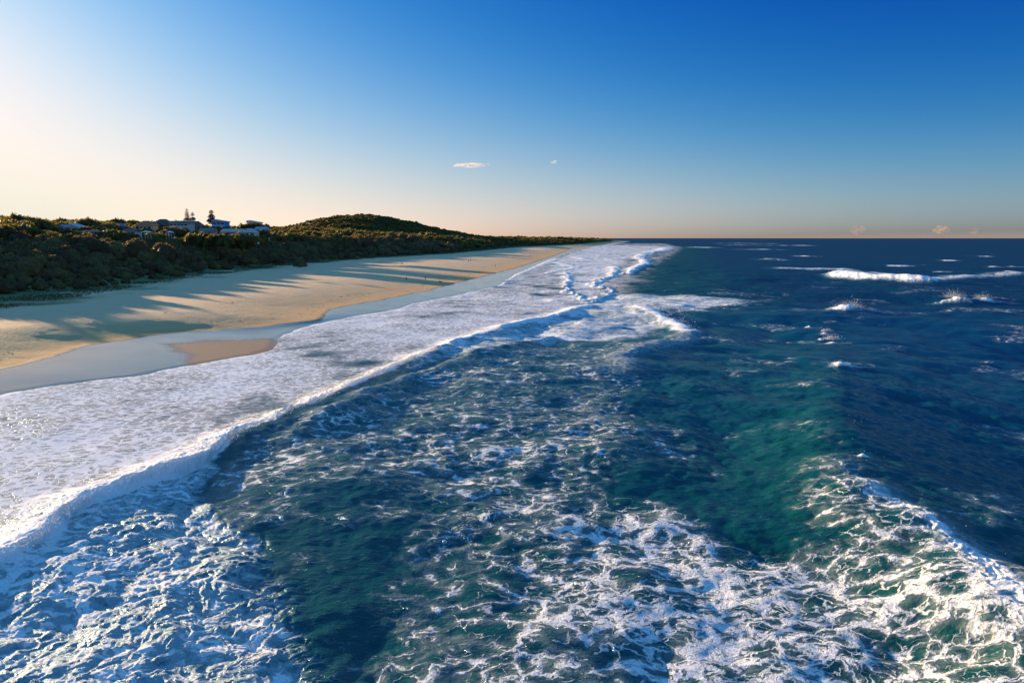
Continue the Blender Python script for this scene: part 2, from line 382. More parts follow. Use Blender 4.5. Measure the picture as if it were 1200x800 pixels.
# ghost ridge behind the bore
i = np.nonzero((x > -35) & (x < 30) & (y > 50) & (y < 170))[0]
d, t = seg_dist(x[i] + warp1[i] * .8, y[i] + warp2[i] * .8, crest1b)
z[i] += .65 * np.where(d < 0, np.exp(-(d / 1.3) ** 2), np.exp(-(d / 2.8) ** 2)) * sm(0, .15, t)
veil[i] = np.maximum(veil[i], .75 * np.where(d < 0, np.exp(-((d + .3) / 1.2) ** 2), np.exp(-(d / 1.0) ** 2)) * sm(0, .2, t) * (.6 + .5 * warp1[i]))
green[i] = np.maximum(green[i], .5 * np.exp(-((d - 1) / 2.5) ** 2))
# right-hand wave about to break: green face on the shore side, blue back
i = np.nonzero((x > 0) & (x < 95) & (y < 220))[0]
d, t = seg_dist(x[i] + warp1[i] * .8, y[i] + warp2[i] * .8, crest2)
amp = np.interp(t, [0, .2, .42, .5, .7, 1], [2.1, 2.1, 1.9, 1.35, .75, .5]) * (1 + .15 * big[i])
z[i] += amp * np.where(d < 0, np.exp(-(np.abs(d) / 5.2) ** 1.9), np.exp(-(d / 14.0) ** 2))
bk = np.interp(t, [0, .2, .26, .30, .34, 1], [1, .85, .6, .2, 0, 0])
white[i] = np.maximum(white[i], bk * np.exp(-(np.where(d < 0, d / 1.1, d / .55)) ** 2) * 1.0)
veil[i] = np.maximum(veil[i], .5 * bk * np.exp(-((d - .8) / .9) ** 2))
green[i] = np.maximum(green[i], np.where(d < 0, np.exp(-((d + 3.5 + 1.5 * big[i]) / 6.0) ** 2), .6 * np.exp(-(d / .8) ** 2)) * np.interp(t, [0, .3, .45, .6, 1], [.9, 1, .6, .2, .05]))
lace[i] = np.maximum(lace[i], .62 * bk * np.where(d < 0, np.exp(-(d / 4.0) ** 2), np.exp(-(d / .7) ** 2)))
# outer breaking crest
i = np.nonzero((x > 10) & (x < 90) & (y > 80) & (y < 260))[0]
d, t = seg_dist(x[i] + warp1[i] * 1.0, y[i] + warp2[i] * 1.0, crest3)
e = np.exp(-(d / 2.3) ** 2)
z[i] += 1.15 * np.exp(-(d / 3.0) ** 2) * np.interp(t, [0, .3, 1], [.25, .8, 1])
white[i] = np.maximum(white[i], 1.1 * e * sm(.38, .55, t)); veil[i] = np.maximum(veil[i], .75 * e * (1 - sm(.4, .6, t)))
# far breakers
for pl, wd, a, k_ in ((far1, 7.0, 2.8, 1.35), (far1w, 7.0, .5, .62)):
    P_ = np.array(pl); lo = P_.min(0) - 60; hi = P_.max(0) + 60
    i = np.nonzero((x > lo[0]) & (x < hi[0]) & (y > lo[1]) & (y < hi[1]))[0]
    d, t = seg_dist(x[i] + warp1[i] * 2, y[i] + warp2[i] * 3, pl); ww = np.maximum(wd, dr[i] * .3)
    e = np.exp(-(d / ww) ** 2); z[i] += a * e; white[i] = np.maximum(white[i], k_ * e * (.7 + .5 * warp1[i] + .3))
for pl in outer:
    P_ = np.array(pl); lo = P_.min(0) - 200; hi = P_.max(0) + 200
    i = np.nonzero((x > lo[0]) & (x < hi[0]) & (y > lo[1]) & (y < hi[1]))[0]
    d, t = seg_dist(x[i], y[i] + warp2[i] * 6, pl); ww = np.maximum(5, dr[i] * .5)
    e = np.exp(-(d / ww) ** 2); z[i] += 1.5 * e; white[i] = np.maximum(white[i], .85 * e * (.75 + .5 * big[i]))
for (u, v, wd, a) in caps:
    cx, cy_ = at(u, v, .5 * a); m = np.hypot(x - cx, y - cy_) < 14 * wd + 5
    i = np.nonzero(m)[0]
    dx_, dy_ = x[i] - cx + (warp1[i] * .5 + big[i] * .4) * wd, y[i] - cy_ + warp2[i] * 1.0 * wd; e2 = np.exp(-(((dx_ - wd * 1.3) / wd / 2.4) ** 2) - (dy_ / wd / 1.2) ** 2); lace[i] = np.maximum(lace[i], .42 * e2)
    wy = np.maximum(wd * .8, dr[i] * .5)
    e = np.exp(-(dx_ / wd) ** 2 - (dy_ / wy) ** 2); z[i] += .8 * a * e * (1 + .6 * warp1[i]); z[i] += a * .35 * np.exp(-(dx_ / wd / 3) ** 2 - (dy_ / wy / 2.5) ** 2)
    white[i] = np.maximum(white[i], (1.35 + .5 * warp1[i]) * e)
# foam lace left behind by the last breakers, bottom centre and right
pl1 = [(-8, 8), (-9, 20)] + PX((400, 800), (440, 720), (450, 650), (540, 600), (620, 575), (700, 585), (745, 600), (830, 620), (860, 650), (930, 655), (1000, 630), z=.3) + PX((1050, 612), (1130, 662), (1200, 718), z=1.8) + [(25.5, 20), (25.5, 8)]
i = np.nonzero((y < 75) & (x > -30) & (x < 45))[0]
m1 = poly_mask(x[i] + warp1[i] * 2.2, y[i] + warp2[i] * 2.2, pl1, 1.8)
ex, ey = at(770, 700); hot = np.exp(-(((x[i] - ex) * .8 - (y[i] - ey) * .35) / 7) ** 2 - ((y[i] - ey) / 9) ** 2)
ex, ey = at(880, 770); hot = np.maximum(hot, np.exp(-((x[i] - ex) / 5) ** 2 - ((y[i] - ey) / 3.0) ** 2) * 1.15)
ex, ey = at(450, 690); cold = np.exp(-((x[i] - ex) / 6.5) ** 2 - ((y[i] - ey) / 6) ** 2)
lace[i] = np.maximum(lace[i], m1 * (.33 + .24 * hot - .17 * cold + .14 * big[i] + .10 * warp1[i]))
# faint streaks over the trough
pl2 = PX((250, 560), (330, 520), (420, 480), (520, 440), (600, 415), (700, 405), (760, 410), (735, 470), (720, 540), (700, 590), (540, 610), (440, 660), (400, 790), (330, 700), (300, 600))
i = np.nonzero((y < 170) & (x > -40) & (x < 45))[0]
m2 = poly_mask(x[i] + warp1[i] * 3, y[i] + warp2[i] * 3, pl2, 3)
lace[i] = np.maximum(lace[i], m2 * (.20 + .20 * big[i] + .14 * warp1[i]))
for (u, v, a, sx, sy) in ((690, 488, .6, 1.6, 7), (265, 640, .45, 1.0, 5), (300, 560, .4, 2.0, 5), (345, 520, .35, 2, 6), (310, 700, .35, .8, 3)):
    ex, ey = at(u, v); g = np.exp(-((x - ex) / sx) ** 2 - ((y - ey) / sy) ** 2); veil = np.maximum(veil, a * g * (.7 + .6 * warp2))
lace = np.maximum(lace, .16 * sm(.25, .9, big + .5 * warp1) * (r < 500) * (1 - sm(200, 500, r)))

# --- swell and wind chop as real relief
calm = np.clip(1 - .93 * sheet, 0, 1) * (.1 + .9 * sm(0, 25, x - XS(y)))
tiles = [wave_tile(512, 420, 14, 120, (-.95, -.3), .06, 1, .9), wave_tile(512, 97, 3.2, 14, (-.8, -.6), .25, 2, .9), wave_tile(512, 31, .75, 3.2, (-.6, -.8), .4, 3, .7)]
DX = np.zeros_like(x); DY = np.zeros_like(x)
for (hgt, tx, ty, L), a, lam, cl in zip(tiles, (.56, .11, .035), (30, 5, 1.3), (1, 1, .6)):
    fade = sm(.75, .22, dr / lam); ca, sa = math.cos(.37 * L), math.sin(.37 * L)
    q1, q2 = (x * ca - y * sa), (x * sa + y * ca)
    k_ = a * fade * calm * (1 if L > 50 else 1 - .5 * np.clip(lace * 1.6, 0, 1))
    gain = 1 + .25 * big
    z += sample(hgt, L, x, y) * k_ * gain; DX += sample(tx, L, x, y) * k_; DY += sample(ty, L, x, y) * k_
# churned foam relief
tur = np.abs(fbm(x, y, 2.6, 4, .55, off=41)); tur2 = np.abs(fbm(x * .8 + y * .5, y * .9 - x * .3, 1.1, 3, .6, off=47))
rel = np.clip(white, 0, 1) * sm(1.2, .25, dr)
wx_ = x + .9 * warp1 + .5 * fbm(x, y, 1.7, 3, off=61); wy_ = y + .9 * warp2 + .5 * fbm(x, y, 1.7, 3, off=67)
tw = fbm(wx_ * 1.15 + wy_ * .35, wy_ * .75 - wx_ * .2, 3.4, 5, .55, off=71)
tw2 = .5 - np.abs(fbm(wx_ + wy_ * .5, wy_ * .7 - wx_ * .3, 1.2, 4, .65, off=73))
lod = sm(1.2, .25, dr)
z += churn * lod * (tw * .22 + tw2 * .10 - .05) + (1 - churn) * rel * (tw * .16 + tw2 * .24 - .1)
z += shore * .014 * fbm(x, y, 2.2, 3, off=59) * sm(1.0, .3, dr)
# run out on to the sand
edge = sm(-.2, 2.5, x - XS(y) + warp1 * .8)
z = np.where(y < 2700, -.25 * (1 - edge) + .05 + (z - .0) * sm(-.5, 5, x - XS(y)), z)
me = np_mesh('sea', np.stack([x + DX, y + DY, z], 1), F)
offs = sm(0, 60, x - np.interp(y, [0, 80, 200, 500, 1500], [18, 22, 40, 110, 380])) 
for nme, a in (('white', white), ('lace', lace), ('shore', shore), ('green', green), ('veil', veil), ('deep', offs), ('coarse', sm(.3, 3, dr)), ('churn', churn)): attr(me, nme, a)

b = NB('sea_water'); P = b.n('ShaderNodeNewGeometry').outputs['Position']
flat = b.vmath('MULTIPLY', P, (1, 1, 0))
wn = b.n('ShaderNodeTexNoise'); wn.inputs['Scale'].default_value = .55; wn.inputs['Detail'].default_value = 4; b.put(wn.inputs['Vector'], flat)
wo = b.vmath('SCALE', b.vmath('SUBTRACT', wn.outputs['Color'], (.5, .5, .5)), None, 2.0)
wn2 = b.n('ShaderNodeTexNoise'); wn2.inputs['Scale'].default_value = 2.6; wn2.inputs['Detail'].default_value = 3; b.put(wn2.inputs['Vector'], flat)
wo2 = b.vmath('SCALE', b.vmath('SUBTRACT', wn2.outputs['Color'], (.5, .5, .5)), None, .55)
pos = b.vmath('MULTIPLY', b.vmath('ADD', b.vmath('ADD', flat, wo), wo2), (1, 1, 0))
aw, al, as_, ag, av, ad, ac, ach = [b.attr(q) for q in ('white', 'lace', 'shore', 'green', 'veil', 'deep', 'coarse', 'churn')]
pst = b.vmath('MULTIPLY', pos, (.72, 1.12, 1))
bigm = b.ss(b.noise(flat, .16, 2, .5), .42, .58)
v1 = b.mixf(bigm, b.vor(pst, .36), b.vor(pst, .72)); v2 = b.mixf(bigm, b.vor(pst, .95), b.vor(pst, 1.7)); v3 = b.vor(pos, 2.9)
nb = b.noise(pos, .8, 4, .6); nf = b.noise(pos, 4.5, 4, .65)
# lace: cell walls whose width follows the density, broken up where it is thin
wid = b.math('MULTIPLY', b.math('POWER', al, 1.5), .31)
brk = b.math('MULTIPLY', b.math('SUBTRACT', nb, .5), b.math('MULTIPLY', b.math('SUBTRACT', 1.05, al), .42))
e1 = b.math('ADD', wid, brk)
f1 = b.math('MAXIMUM', b.ss(b.math('SUBTRACT', e1, v1), -.03, .05), b.math('MULTIPLY', b.ss(b.math('SUBTRACT', e1, v1), -.20, .05), .15))
e2 = b.math('ADD', b.math('MULTIPLY', b.math('POWER', al, 2.0), .27), b.math('MULTIPLY', brk, .8))
f2 = b.ss(b.math('SUBTRACT', e2, v2), -.03, .04)
holes = b.ss(v3, .0, .22)
fl = b.math('MAXIMUM', f1, b.math('MULTIPLY', f2, .8))
fl = b.math('MULTIPLY', fl, b.math('SUBTRACT', 1.0, b.math('MULTIPLY', b.math('SUBTRACT', 1.0, b.ss(nf, .30, .55)), .45)))
pit = b.math('MULTIPLY', b.ss(v3, .16, .34), b.math('SUBTRACT', 1.0, b.ss(al, .55, 1.0)))
fl = b.math('MULTIPLY', fl, b.math('SUBTRACT', 1.0, b.math('MULTIPLY', pit, .75)))
fl = b.math('MULTIPLY', fl, b.ss(al, .02, .14))
# thin shore sheet: small, close cells
s1 = b.vor(b.vmath('MULTIPLY', pos, (.7, 1.1, 1)), 1.15); s2 = b.vor(pos, 3.4)
es = b.math('ADD', b.math('MULTIPLY', b.math('POWER', as_, 1.3), .42), b.math('MULTIPLY', b.math('SUBTRACT', nb, .5), .55))
fs = b.math('MAXIMUM', b.ss(b.math('SUBTRACT', es, s1), -.08, .10), b.math('MULTIPLY', b.ss(b.math('SUBTRACT', es, s1), -.3, .1), .45))
fs2 = b.ss(b.math('SUBTRACT', b.math('MULTIPLY', es, .8), s2), -.12, .12)
fs = b.math('MULTIPLY', b.math('MAXIMUM', fs, b.math('MULTIPLY', fs2, .6)), b.ss(as_, .05, .3))
# solid white water with torn gaps
ew = b.math('ADD', aw, b.math('MULTIPLY', b.math('SUBTRACT', b.noise(b.vmath('MULTIPLY', pos, (.6, 1.15, 1)), 1.0, 7, .70), .5), 1.7))
ew = b.math('SUBTRACT', ew, b.math('MULTIPLY', b.ss(v2, .03, .35), .24))
ew = b.math('SUBTRACT', ew, b.math('MULTIPLY', b.ss(v3, .05, .4), b.math('MULTIPLY', ach, .10)))
fw = b.math('MULTIPLY', b.math('MAXIMUM', b.ss(ew, .36, .66), b.math('MULTIPLY', b.ss(ew, .08, .5), .40)), b.ss(aw, .05, .25))
foam = b.math('MAXIMUM', b.math('MAXIMUM', fl, fs), fw)
veilm = b.math('MULTIPLY', av, b.ss(b.noise(b.vmath('MULTIPLY', pos, (1.2, .5, 1)), 1.6, 4, .6), .25, .8))
# body colour of the water, with light through crests and sun glitter tinted in
deep = b.mix(ad, C4(.003, .056, .058), C4(.001, .032, .068))
body = b.mix(b.math('MULTIPLY', ag, .5), deep, C4(.002, .056, .036))  # greener faces and crests, painting in light that comes through thin water
milky = b.math('MAXIMUM', b.math('MULTIPLY', as_, .55), b.math('MAXIMUM', b.math('MULTIPLY', b.math('MULTIPLY', al, al), .35), b.math('MULTIPLY', aw, .4)), clamp=True)
body = b.mix(milky, body, C4(.07, .16, .17))
body = b.mix(b.ss(as_, .05, .35), body, C4(.25, .215, .15))  # olive-grey shore wash, its warm tint painting in sun glitter
body = b.mix(b.math('MULTIPLY', aw, .75, clamp=True), body, C4(.06, .22, .29))
fcol = b.mix(b.ss(b.noise(flat, 9, 4, .7), .3, .6), C4(.66, .68, .68), C4(.90, .89, .86))
# ripples
rip = b.math('ADD', b.math('MULTIPLY', b.noise(b.vmath('MULTIPLY', flat, (.8, 1.2, 1)), 1.9, 5, .62), .14), b.math('MULTIPLY', b.noise(flat, 7, 3, .55), .022))
rip = b.math('MULTIPLY', rip, b.math('SUBTRACT', 1.0, b.math('MULTIPLY', as_, .6)))
rfar = b.math('MULTIPLY', b.math('MULTIPLY', b.noise(flat, .13, 4, .62), 1.6), ac)
rip = b.math('ADD', rip, b.math('MULTIPLY', b.math('MULTIPLY', b.noise(flat, 14, 4, .7), .035), foam))
hgt = b.math('ADD', b.math('ADD', rip, rfar), b.math('MULTIPLY', foam, b.math('ADD', .03, b.math('MULTIPLY', b.noise(pos, 3.2, 5, .7), b.math('ADD', .03, b.math('MULTIPLY', aw, .07))))))
nrm = b.bump(b.math('MULTIPLY', hgt, b.math('SUBTRACT', 1.0, b.math('MULTIPLY', as_, 1.1, clamp=True))), 1.0, 1.0)
fr = b.n('ShaderNodeFresnel'); fr.inputs['IOR'].default_value = 1.333; b.put(fr.inputs['Normal'], nrm)
gl = b.n('ShaderNodeBsdfGlossy'); gl.inputs['Color'].default_value = C4(.62, .86, 1); b.put(gl.inputs['Roughness'], b.math('ADD', b.mixf(ac, .09, .25), b.math('MULTIPLY', b.math('MAXIMUM', aw, as_), .35))); b.put(gl.inputs['Normal'], nrm)
dif = b.n('ShaderNodeBsdfDiffuse'); b.put(dif.inputs['Color'], body); b.put(dif.inputs['Normal'], nrm)
water = b.shader_mix(b.math('MULTIPLY', b.math('MINIMUM', b.math('MULTIPLY', fr.outputs[0], .8), b.mixf(ac, .30, .10)), b.math('SUBTRACT', 1.0, b.math('MULTIPLY', b.math('MAXIMUM', aw, as_), .95, clamp=True), clamp=True)), dif.outputs[0], gl.outputs[0])
froth = b.bsdf(Base_Color=fcol, Roughness=1.0, Specular_IOR_Level=.04, Normal=nrm)
fm = b.math('MAXIMUM', foam, b.math('MULTIPLY', veilm, .8), clamp=True)
me.materials.append(b.done(b.shader_mix(fm, water, froth)))
tag(link('sea', me), kind='structure')

# ------------------------------------------------------------------ woods, dune shrubs and trees
def leaf_mat(name, dark, light, glow, tr=.38):
    b = NB(name); oi = b.n('ShaderNodeObjectInfo').outputs['Random']; g = b.n('ShaderNodeNewGeometry')
    c = b.mix(b.noise(g.outputs['Position'], .9, 3, .6), C4(*dark), C4(*light))
    hs_ = b.n('ShaderNodeHueSaturation'); b.put(hs_.inputs['Hue'], b.math('MULTIPLY_ADD', oi, .07, .455)); b.put(hs_.inputs['Value'], b.math('MULTIPLY_ADD', oi, .7, .65)); b.put(hs_.inputs['Color'], c)
    d = b.bsdf(Base_Color=hs_.outputs[0], Roughness=.6, Specular_IOR_Level=.25)
    t = b.n('ShaderNodeBsdfTranslucent'); t.inputs['Color'].default_value = C4(*glow)
    return b.done(b.shader_mix(tr, d, t.outputs[0]))
M_heath = leaf_mat('heath_leaf', (.10, .080, .030), (.24, .165, .055), (.20, .135, .03), .38)
M_tree = leaf_mat('tree_leaf', (.075, .075, .018), (.19, .155, .032), (.24, .18, .03), .45)
M_bright = leaf_mat('bright_leaf', (.07, .10, .015), (.12, .14, .02), (.22, .22, .02), .5)
M_pine = leaf_mat('pine_needle', (.016, .022, .012), (.03, .036, .016), (.04, .04, .01), .25)
M_bark = plain('bark', (.11, .085, .065), .9, .3, 3)

def lumpy_ball(g, c, rad, sub, amp, sq):
    bm = bmesh.new(); bmesh.ops.create_icosphere(bm, subdivisions=sub, radius=1)
    o = g.random(3) * 50
    V = np.array([v.co for v in bm.verts]); Fc = np.array([[v.index for v in f.verts] for f in bm.faces]); bm.free()
    n = fbm(V[:, 0] * 1.1 + V[:, 2] * .7 + o[0], V[:, 1] * 1.1 - V[:, 2] * .6 + o[1], .9, 3)
    V = V * (1 + amp * n)[:, None] * np.array(sq) * rad
    V[:, 2] = np.maximum(V[:, 2], -.35 * rad)
    return V + np.array(c), Fc
def leaf_quads(g, V, Fc, n, size, lift=.02, c0=None):
    a = V[Fc[:, 0]]; b_ = V[Fc[:, 1]]; c_ = V[Fc[:, 2]]
    nr = np.cross(b_ - a, c_ - a); ar = np.linalg.norm(nr, axis=1); nr = nr / (ar[:, None] + 1e-9)
    pr = ar * np.clip(nr[:, 2] + .75, .05, None); k_ = g.choice(len(Fc), n, p=pr / pr.sum())
    w1, w2 = g.random(n), g.random(n); fl = w1 + w2 > 1; w1[fl], w2[fl] = 1 - w1[fl], 1 - w2[fl]
    p = a[k_] + (b_[k_] - a[k_]) * w1[:, None] + (c_[k_] - a[k_]) * w2[:, None]
    nn = nr[k_] + g.normal(size=(n, 3)) * .55; nn /= np.linalg.norm(nn, axis=1)[:, None]
    t = np.cross(nn, g.normal(size=(n, 3))); t /= np.linalg.norm(t, axis=1)[:, None]; u = np.cross(nn, t)
    s1 = size * (.6 + .8 * g.random(n))[:, None]; s2 = s1 * (.45 + .4 * g.random(n))[:, None]
    p = p + nr[k_] * (lift + size * .8 * g.random(n)[:, None])
    Q = np.stack([p - t * s1, p - u * s2 * .9, p + t * s1 * 1.05, p + u * s2], 1).reshape(-1, 3)
    return Q, np.arange(4 * n).reshape(n, 4)
def join_tris_quads(name, parts, smooth=False):
    Vs, Fs, o = [], [], 0
    for V, Fc in parts:
        Vs.append(V); Fs += [tuple(int(i) + o for i in f) for f in Fc]; o += len(V)
    me = bpy.data.meshes.new(name); me.from_pydata(np.concatenate(Vs).tolist(), [], Fs); me.update()
    return me
def dome_crown(seed):
    g = np.random.default_rng(seed); parts = []
    for k in range(4):
        a_ = k * 1.6 + g.random(); rr_ = 0 if k == 0 else .42
        V, Fc = lumpy_ball(g, (rr_ * math.cos(a_), rr_ * math.sin(a_), .30 + .16 * g.random() * (k == 0)), (.72 if k == 0 else .52) * (.9 + .2 * g.random()), 2 if k == 0 else 1, .16, (1, 1, .72))
        parts += [(V, Fc), leaf_quads(g, V, Fc, 210 if k == 0 else 100, .085)]
    return join_tris_quads('shrub_crown', parts)
def tree_crown(seed, n=6):
    g = np.random.default_rng(seed); parts = []
    for k in range(n):
        a_ = k * 2.4 + g.random(); rr_ = .50 * math.sqrt((k + .3) / n)
        V, Fc = lumpy_ball(g, (rr_ * math.cos(a_), rr_ * math.sin(a_), .60 + .34 * g.random() - .25 * rr_), .24 + .10 * g.random(), 1, .25, (1, 1, .8))
        parts += [(V, Fc), leaf_quads(g, V, Fc, 85, .055)]
    return join_tris_quads('tree_crown', parts)
def limb(bm, p, q, r0, r1, n=6):
    p, q = Vector(p), Vector(q); d = (q - p).normalized(); a_ = d.orthogonal().normalized(); c = d.cross(a_)
    ra = [bm.verts.new(p + (a_ * math.cos(6.2832 * i / n) + c * math.sin(6.2832 * i / n)) * r0) for i in range(n)]
    rb = [bm.verts.new(q + (a_ * math.cos(6.2832 * i / n) + c * math.sin(6.2832 * i / n)) * r1) for i in range(n)]
    for i in range(n): bm.faces.new((ra[i], ra[(i + 1) % n], rb[(i + 1) % n], rb[i]))
    bm.faces.new(rb); bm.faces.new(ra[::-1])
def bm_mesh(name, bm, smooth=False):
    bm.normal_update(); me = bpy.data.meshes.new(name); bm.to_mesh(me); bm.free()
    if smooth: me.polygons.foreach_set('use_smooth', [True] * len(me.polygons))
    return me
def trunk_mesh(shrub):
    bm = bmesh.new()
    if shrub:
        for k in range(4): limb(bm, (0, 0, -.2), (.35 * math.cos(k * 1.6), .35 * math.sin(k * 1.6), .38), .06, .03, 5)
    else:
        limb(bm, (0, 0, -.12), (.03, .01, .34), .045, .032); limb(bm, (.03, .01, .34), (.0, .05, .72), .032, .014)
        for k in range(4): limb(bm, (.03, .01, .28 + .06 * k), (.34 * math.cos(k * 1.7), .34 * math.sin(k * 1.7), .58 + .05 * k), .024, .01, 5)
    return bm_mesh('trunk', bm)
dome_me = [dome_crown(100 + k) for k in range(6)]; tree_me = [tree_crown(200 + k, 5 + k % 3) for k in range(6)]
for m_ in dome_me: m_.materials.append(M_heath)
for m_ in tree_me: m_.materials.append(M_tree)
tr_shrub, tr_tree = trunk_mesh(True), trunk_mesh(False)
for m_ in (tr_shrub, tr_tree): m_.materials.append(M_bark)

# houses first: their places keep the wood clear
HOUSES = [  # u0, u1, v base, v eave, v ridge, distance, roof kind, roof colour, wall colour, storeys, label
 (66, 76, 272, 266, 263, 400, 'gable_front', 'grey', 'white', 1, 'small white gabled house half hidden at the left end of the town'),
 (80, 98, 271, 267.5, 262, 415, 'skillion', 'white', 'bluegrey', 1, 'house with a bright white roof sloping down to the right'),
 (88, 113, 275, 271.5, 269.2, 380, 'hip', 'maroon', 'brown', 1, 'long low house with a dull maroon roof below the white sloping roof'),
 (112, 124, 271, 268.5, 265.5, 420, 'hip', 'red', 'brown', 1, 'small house with a dark red roof beside the long maroon one'),
 (130, 145, 269, 265.5, 261, 450, 'hip', 'slate', 'brown', 1, 'house with a slate blue hipped roof among the trees'),
 (141, 160, 275, 271, 268, 390, 'gable', 'brown', 'white', 1, 'low house with a brown roof and a small white gable wall'),
 (157, 179, 270, 264.5, 258.5, 470, 'hip', 'tile', 'cream', 1, 'house with an orange tiled hip roof and cream walls'),
 (176, 199, 268, 262, 256.5, 500, 'hip', 'charcoal', 'brown', 1, 'house with a large charcoal roof at the top of the slope'),
 (197, 222, 271, 261.5, 258, 480, 'flat', 'greygreen', 'white', 2, 'two storey white house with balcony and dark windows'),
 (222, 236, 270, 264, 259, 520, 'hip', 'brown', 'brown', 1, 'brown house standing below the pair of tall pines'),
 (231, 251, 276, 270.5, 267, 410, 'gable', 'slate', 'grey', 1, 'low house with a grey blue roof in front of the blue house'),
 (247, 265.5, 270, 260, 257.5, 470, 'skillion', 'bluegrey', 'blue', 2, 'bright blue two storey house beside the single pine'),
 (256, 284, 277, 271.5, 268, 400, 'gable', 'pinkgrey', 'white', 1, 'house with a long pale pinkish roof below the blue house'),
 (281, 300, 278, 272, 267.5, 395, 'hip', 'palegrey', 'white', 1, 'white house with a pale grey hip roof on the right of the town'),
 (288, 305, 264, 261, 258.5, 540, 'skillion', 'white', 'cream', 1, 'house with a flat white roof showing above the others'),
 (297, 313, 275, 268.5, 265.5, 440, 'gable', 'bluegrey', 'bluegrey', 1, 'blue grey house at the right end of the town'),
]
def houses_block(px, py, tz):
    """True where a crown top at this pixel would cover a house behind it"""
    for hq in HOUSES:
        if py < hq[5] and hq[0] - 3 < px < hq[1] + 3 and tz < (hq[3] + hq[2]) / 2 - .8 + 1.2 * math.sin(px * 1.7): return True
    return False
pts = []
for (y0, y1, sp, smax) in ((150, 620, 4.4, 430), (620, 1100, 7.0, 420), (1100, 2100, 6.2, 520), (2100, 3900, 13, 260)):
    ys = np.arange(y0, y1, sp)
    for yy in ys:
        xv = float(XV(yy)); xs_ = np.arange(-smax, 3, sp) + xv
        jx = rng.uniform(-.5, .5, len(xs_)) * sp; jy = rng.uniform(-.5, .5, len(xs_)) * sp
        for a_, b_, c_ in zip(xs_, jx, jy):
            X_, Y_ = a_ + b_, yy + c_
            if X_ < -1.05 * Y_ - 40: continue
            pts.append((X_, Y_, sp))
pts = np.array(pts); gzp = ground_z(pts[:, 0], pts[:, 1]); sdist = XV(pts[:, 1]) - pts[:, 0]
rough_front = fbm(pts[:, 0], pts[:, 1], 26, 3, off=81) * 9
scat = rng.random(len(pts)); hn = fbm(pts[:, 0], pts[:, 1], 38, 3, off=85)
veg_items = []
for (X_, Y_, sp), zg, s_, rf, sc_, hn_ in zip(pts, gzp, sdist, rough_front, scat, hn):
    front = s_ + rf
    if front < 3 + 8 * sc_: continue
    edge_k = min(1, front / 30.0)
    px0, _ = to_px(X_, Y_, zg)
    shrub = s_ < 75 + 40 * hn_ and Y_ < 900
    if shrub:
        size = (1.5 + 2.1 * edge_k) * (.62 + .45 * random.random() + .75 * random.random() ** 4) * sp / 4.4
        size *= (1 + .25 * hn_); top = zg + size * .95; ln = (size, size * (.9 + .5 * edge_k))
    else:
        size = (5.6 + 3.0 * random.random() + 4.5 * random.random() ** 4 + 3 * hn_) * (.6 + .4 * min(1, s_ / 40)) * {4.4: 1, 7.0: 1.0, 6.2: .62, 13: 1.4}[sp]
        if Y_ > 2100: size *= .75
        top = zg + size; ln = (size, size)
    px, pv = to_px(X_, Y_, top)
    if Y_ < 560 and houses_block(px, Y_, pv):
        if not shrub:
            shrub = True; size = 1.3 + random.random(); ln = (size, size); top = zg + size
            px, pv = to_px(X_, Y_, top)
        if houses_block(px, Y_, pv): continue
    veg_items.append([X_, Y_, zg - .15, ln[0], ln[1], random.random() * 6.283, random.randrange(6), shrub, px, pv, sp])
for hq in HOUSES:
    xa, zb = at_y(hq[0], hq[2], hq[5]); xb, ze = at_y(hq[1], hq[3], hq[5])
    xx = xa - 1.5
    while xx < xb + 1.5:
        for back in (3.5, 7.5):
            X_, Y_ = xx + random.uniform(-.6, .6), hq[5] - back - random.random() * 2
            zg = float(ground_z(np.array([X_]), np.array([Y_]))[0]); top = zb + (ze - zb) * (random.uniform(-.1, .5) if back < 4 else random.uniform(-.5, .3))
            if top - zg > 1.0:
                hh_ = max(2.2, min(top - zg, 9)); wd_ = max(2.4, min(hh_, 5.0)); px, pv = to_px(X_, Y_, top)
                veg_items.append([X_, Y_, top - hh_, wd_, hh_, random.random() * 6.283, random.randrange(6), False, px, pv, 4.4])
        xx += 2.3
# which stand in plain view: walk outwards and keep those that show above everything nearer
order = sorted(range(len(veg_items)), key=lambda i: veg_items[i][1])
skyl = np.full(330, 400.0); shows = {}
for i in order:
    q = veg_items[i]; half = FOC * q[3] * (.8 if q[7] else .5) / q[1]
    c0, c1 = int((q[8] - half) / 4), int((q[8] + half) / 4)
    c0, c1 = max(c0, 0), min(c1, 299)
    if c1 < c0 or c0 > 299: continue
    vis = np.clip(skyl[c0:c1 + 1] - q[9], 0, FOC * q[4] / q[1]).sum() * 4
    skyl[c0:c1 + 1] = np.minimum(skyl[c0:c1 + 1], q[9] + .12 * FOC * q[4] / q[1]); shows[i] = vis
shr = sorted((i for i in shows if veg_items[i][7]), key=lambda i: -shows[i])[:290]
tre = sorted((i for i in shows if not veg_items[i][7]), key=lambda i: -shows[i])[:290]
own = set(shr) | set(tre)
srcs = {}
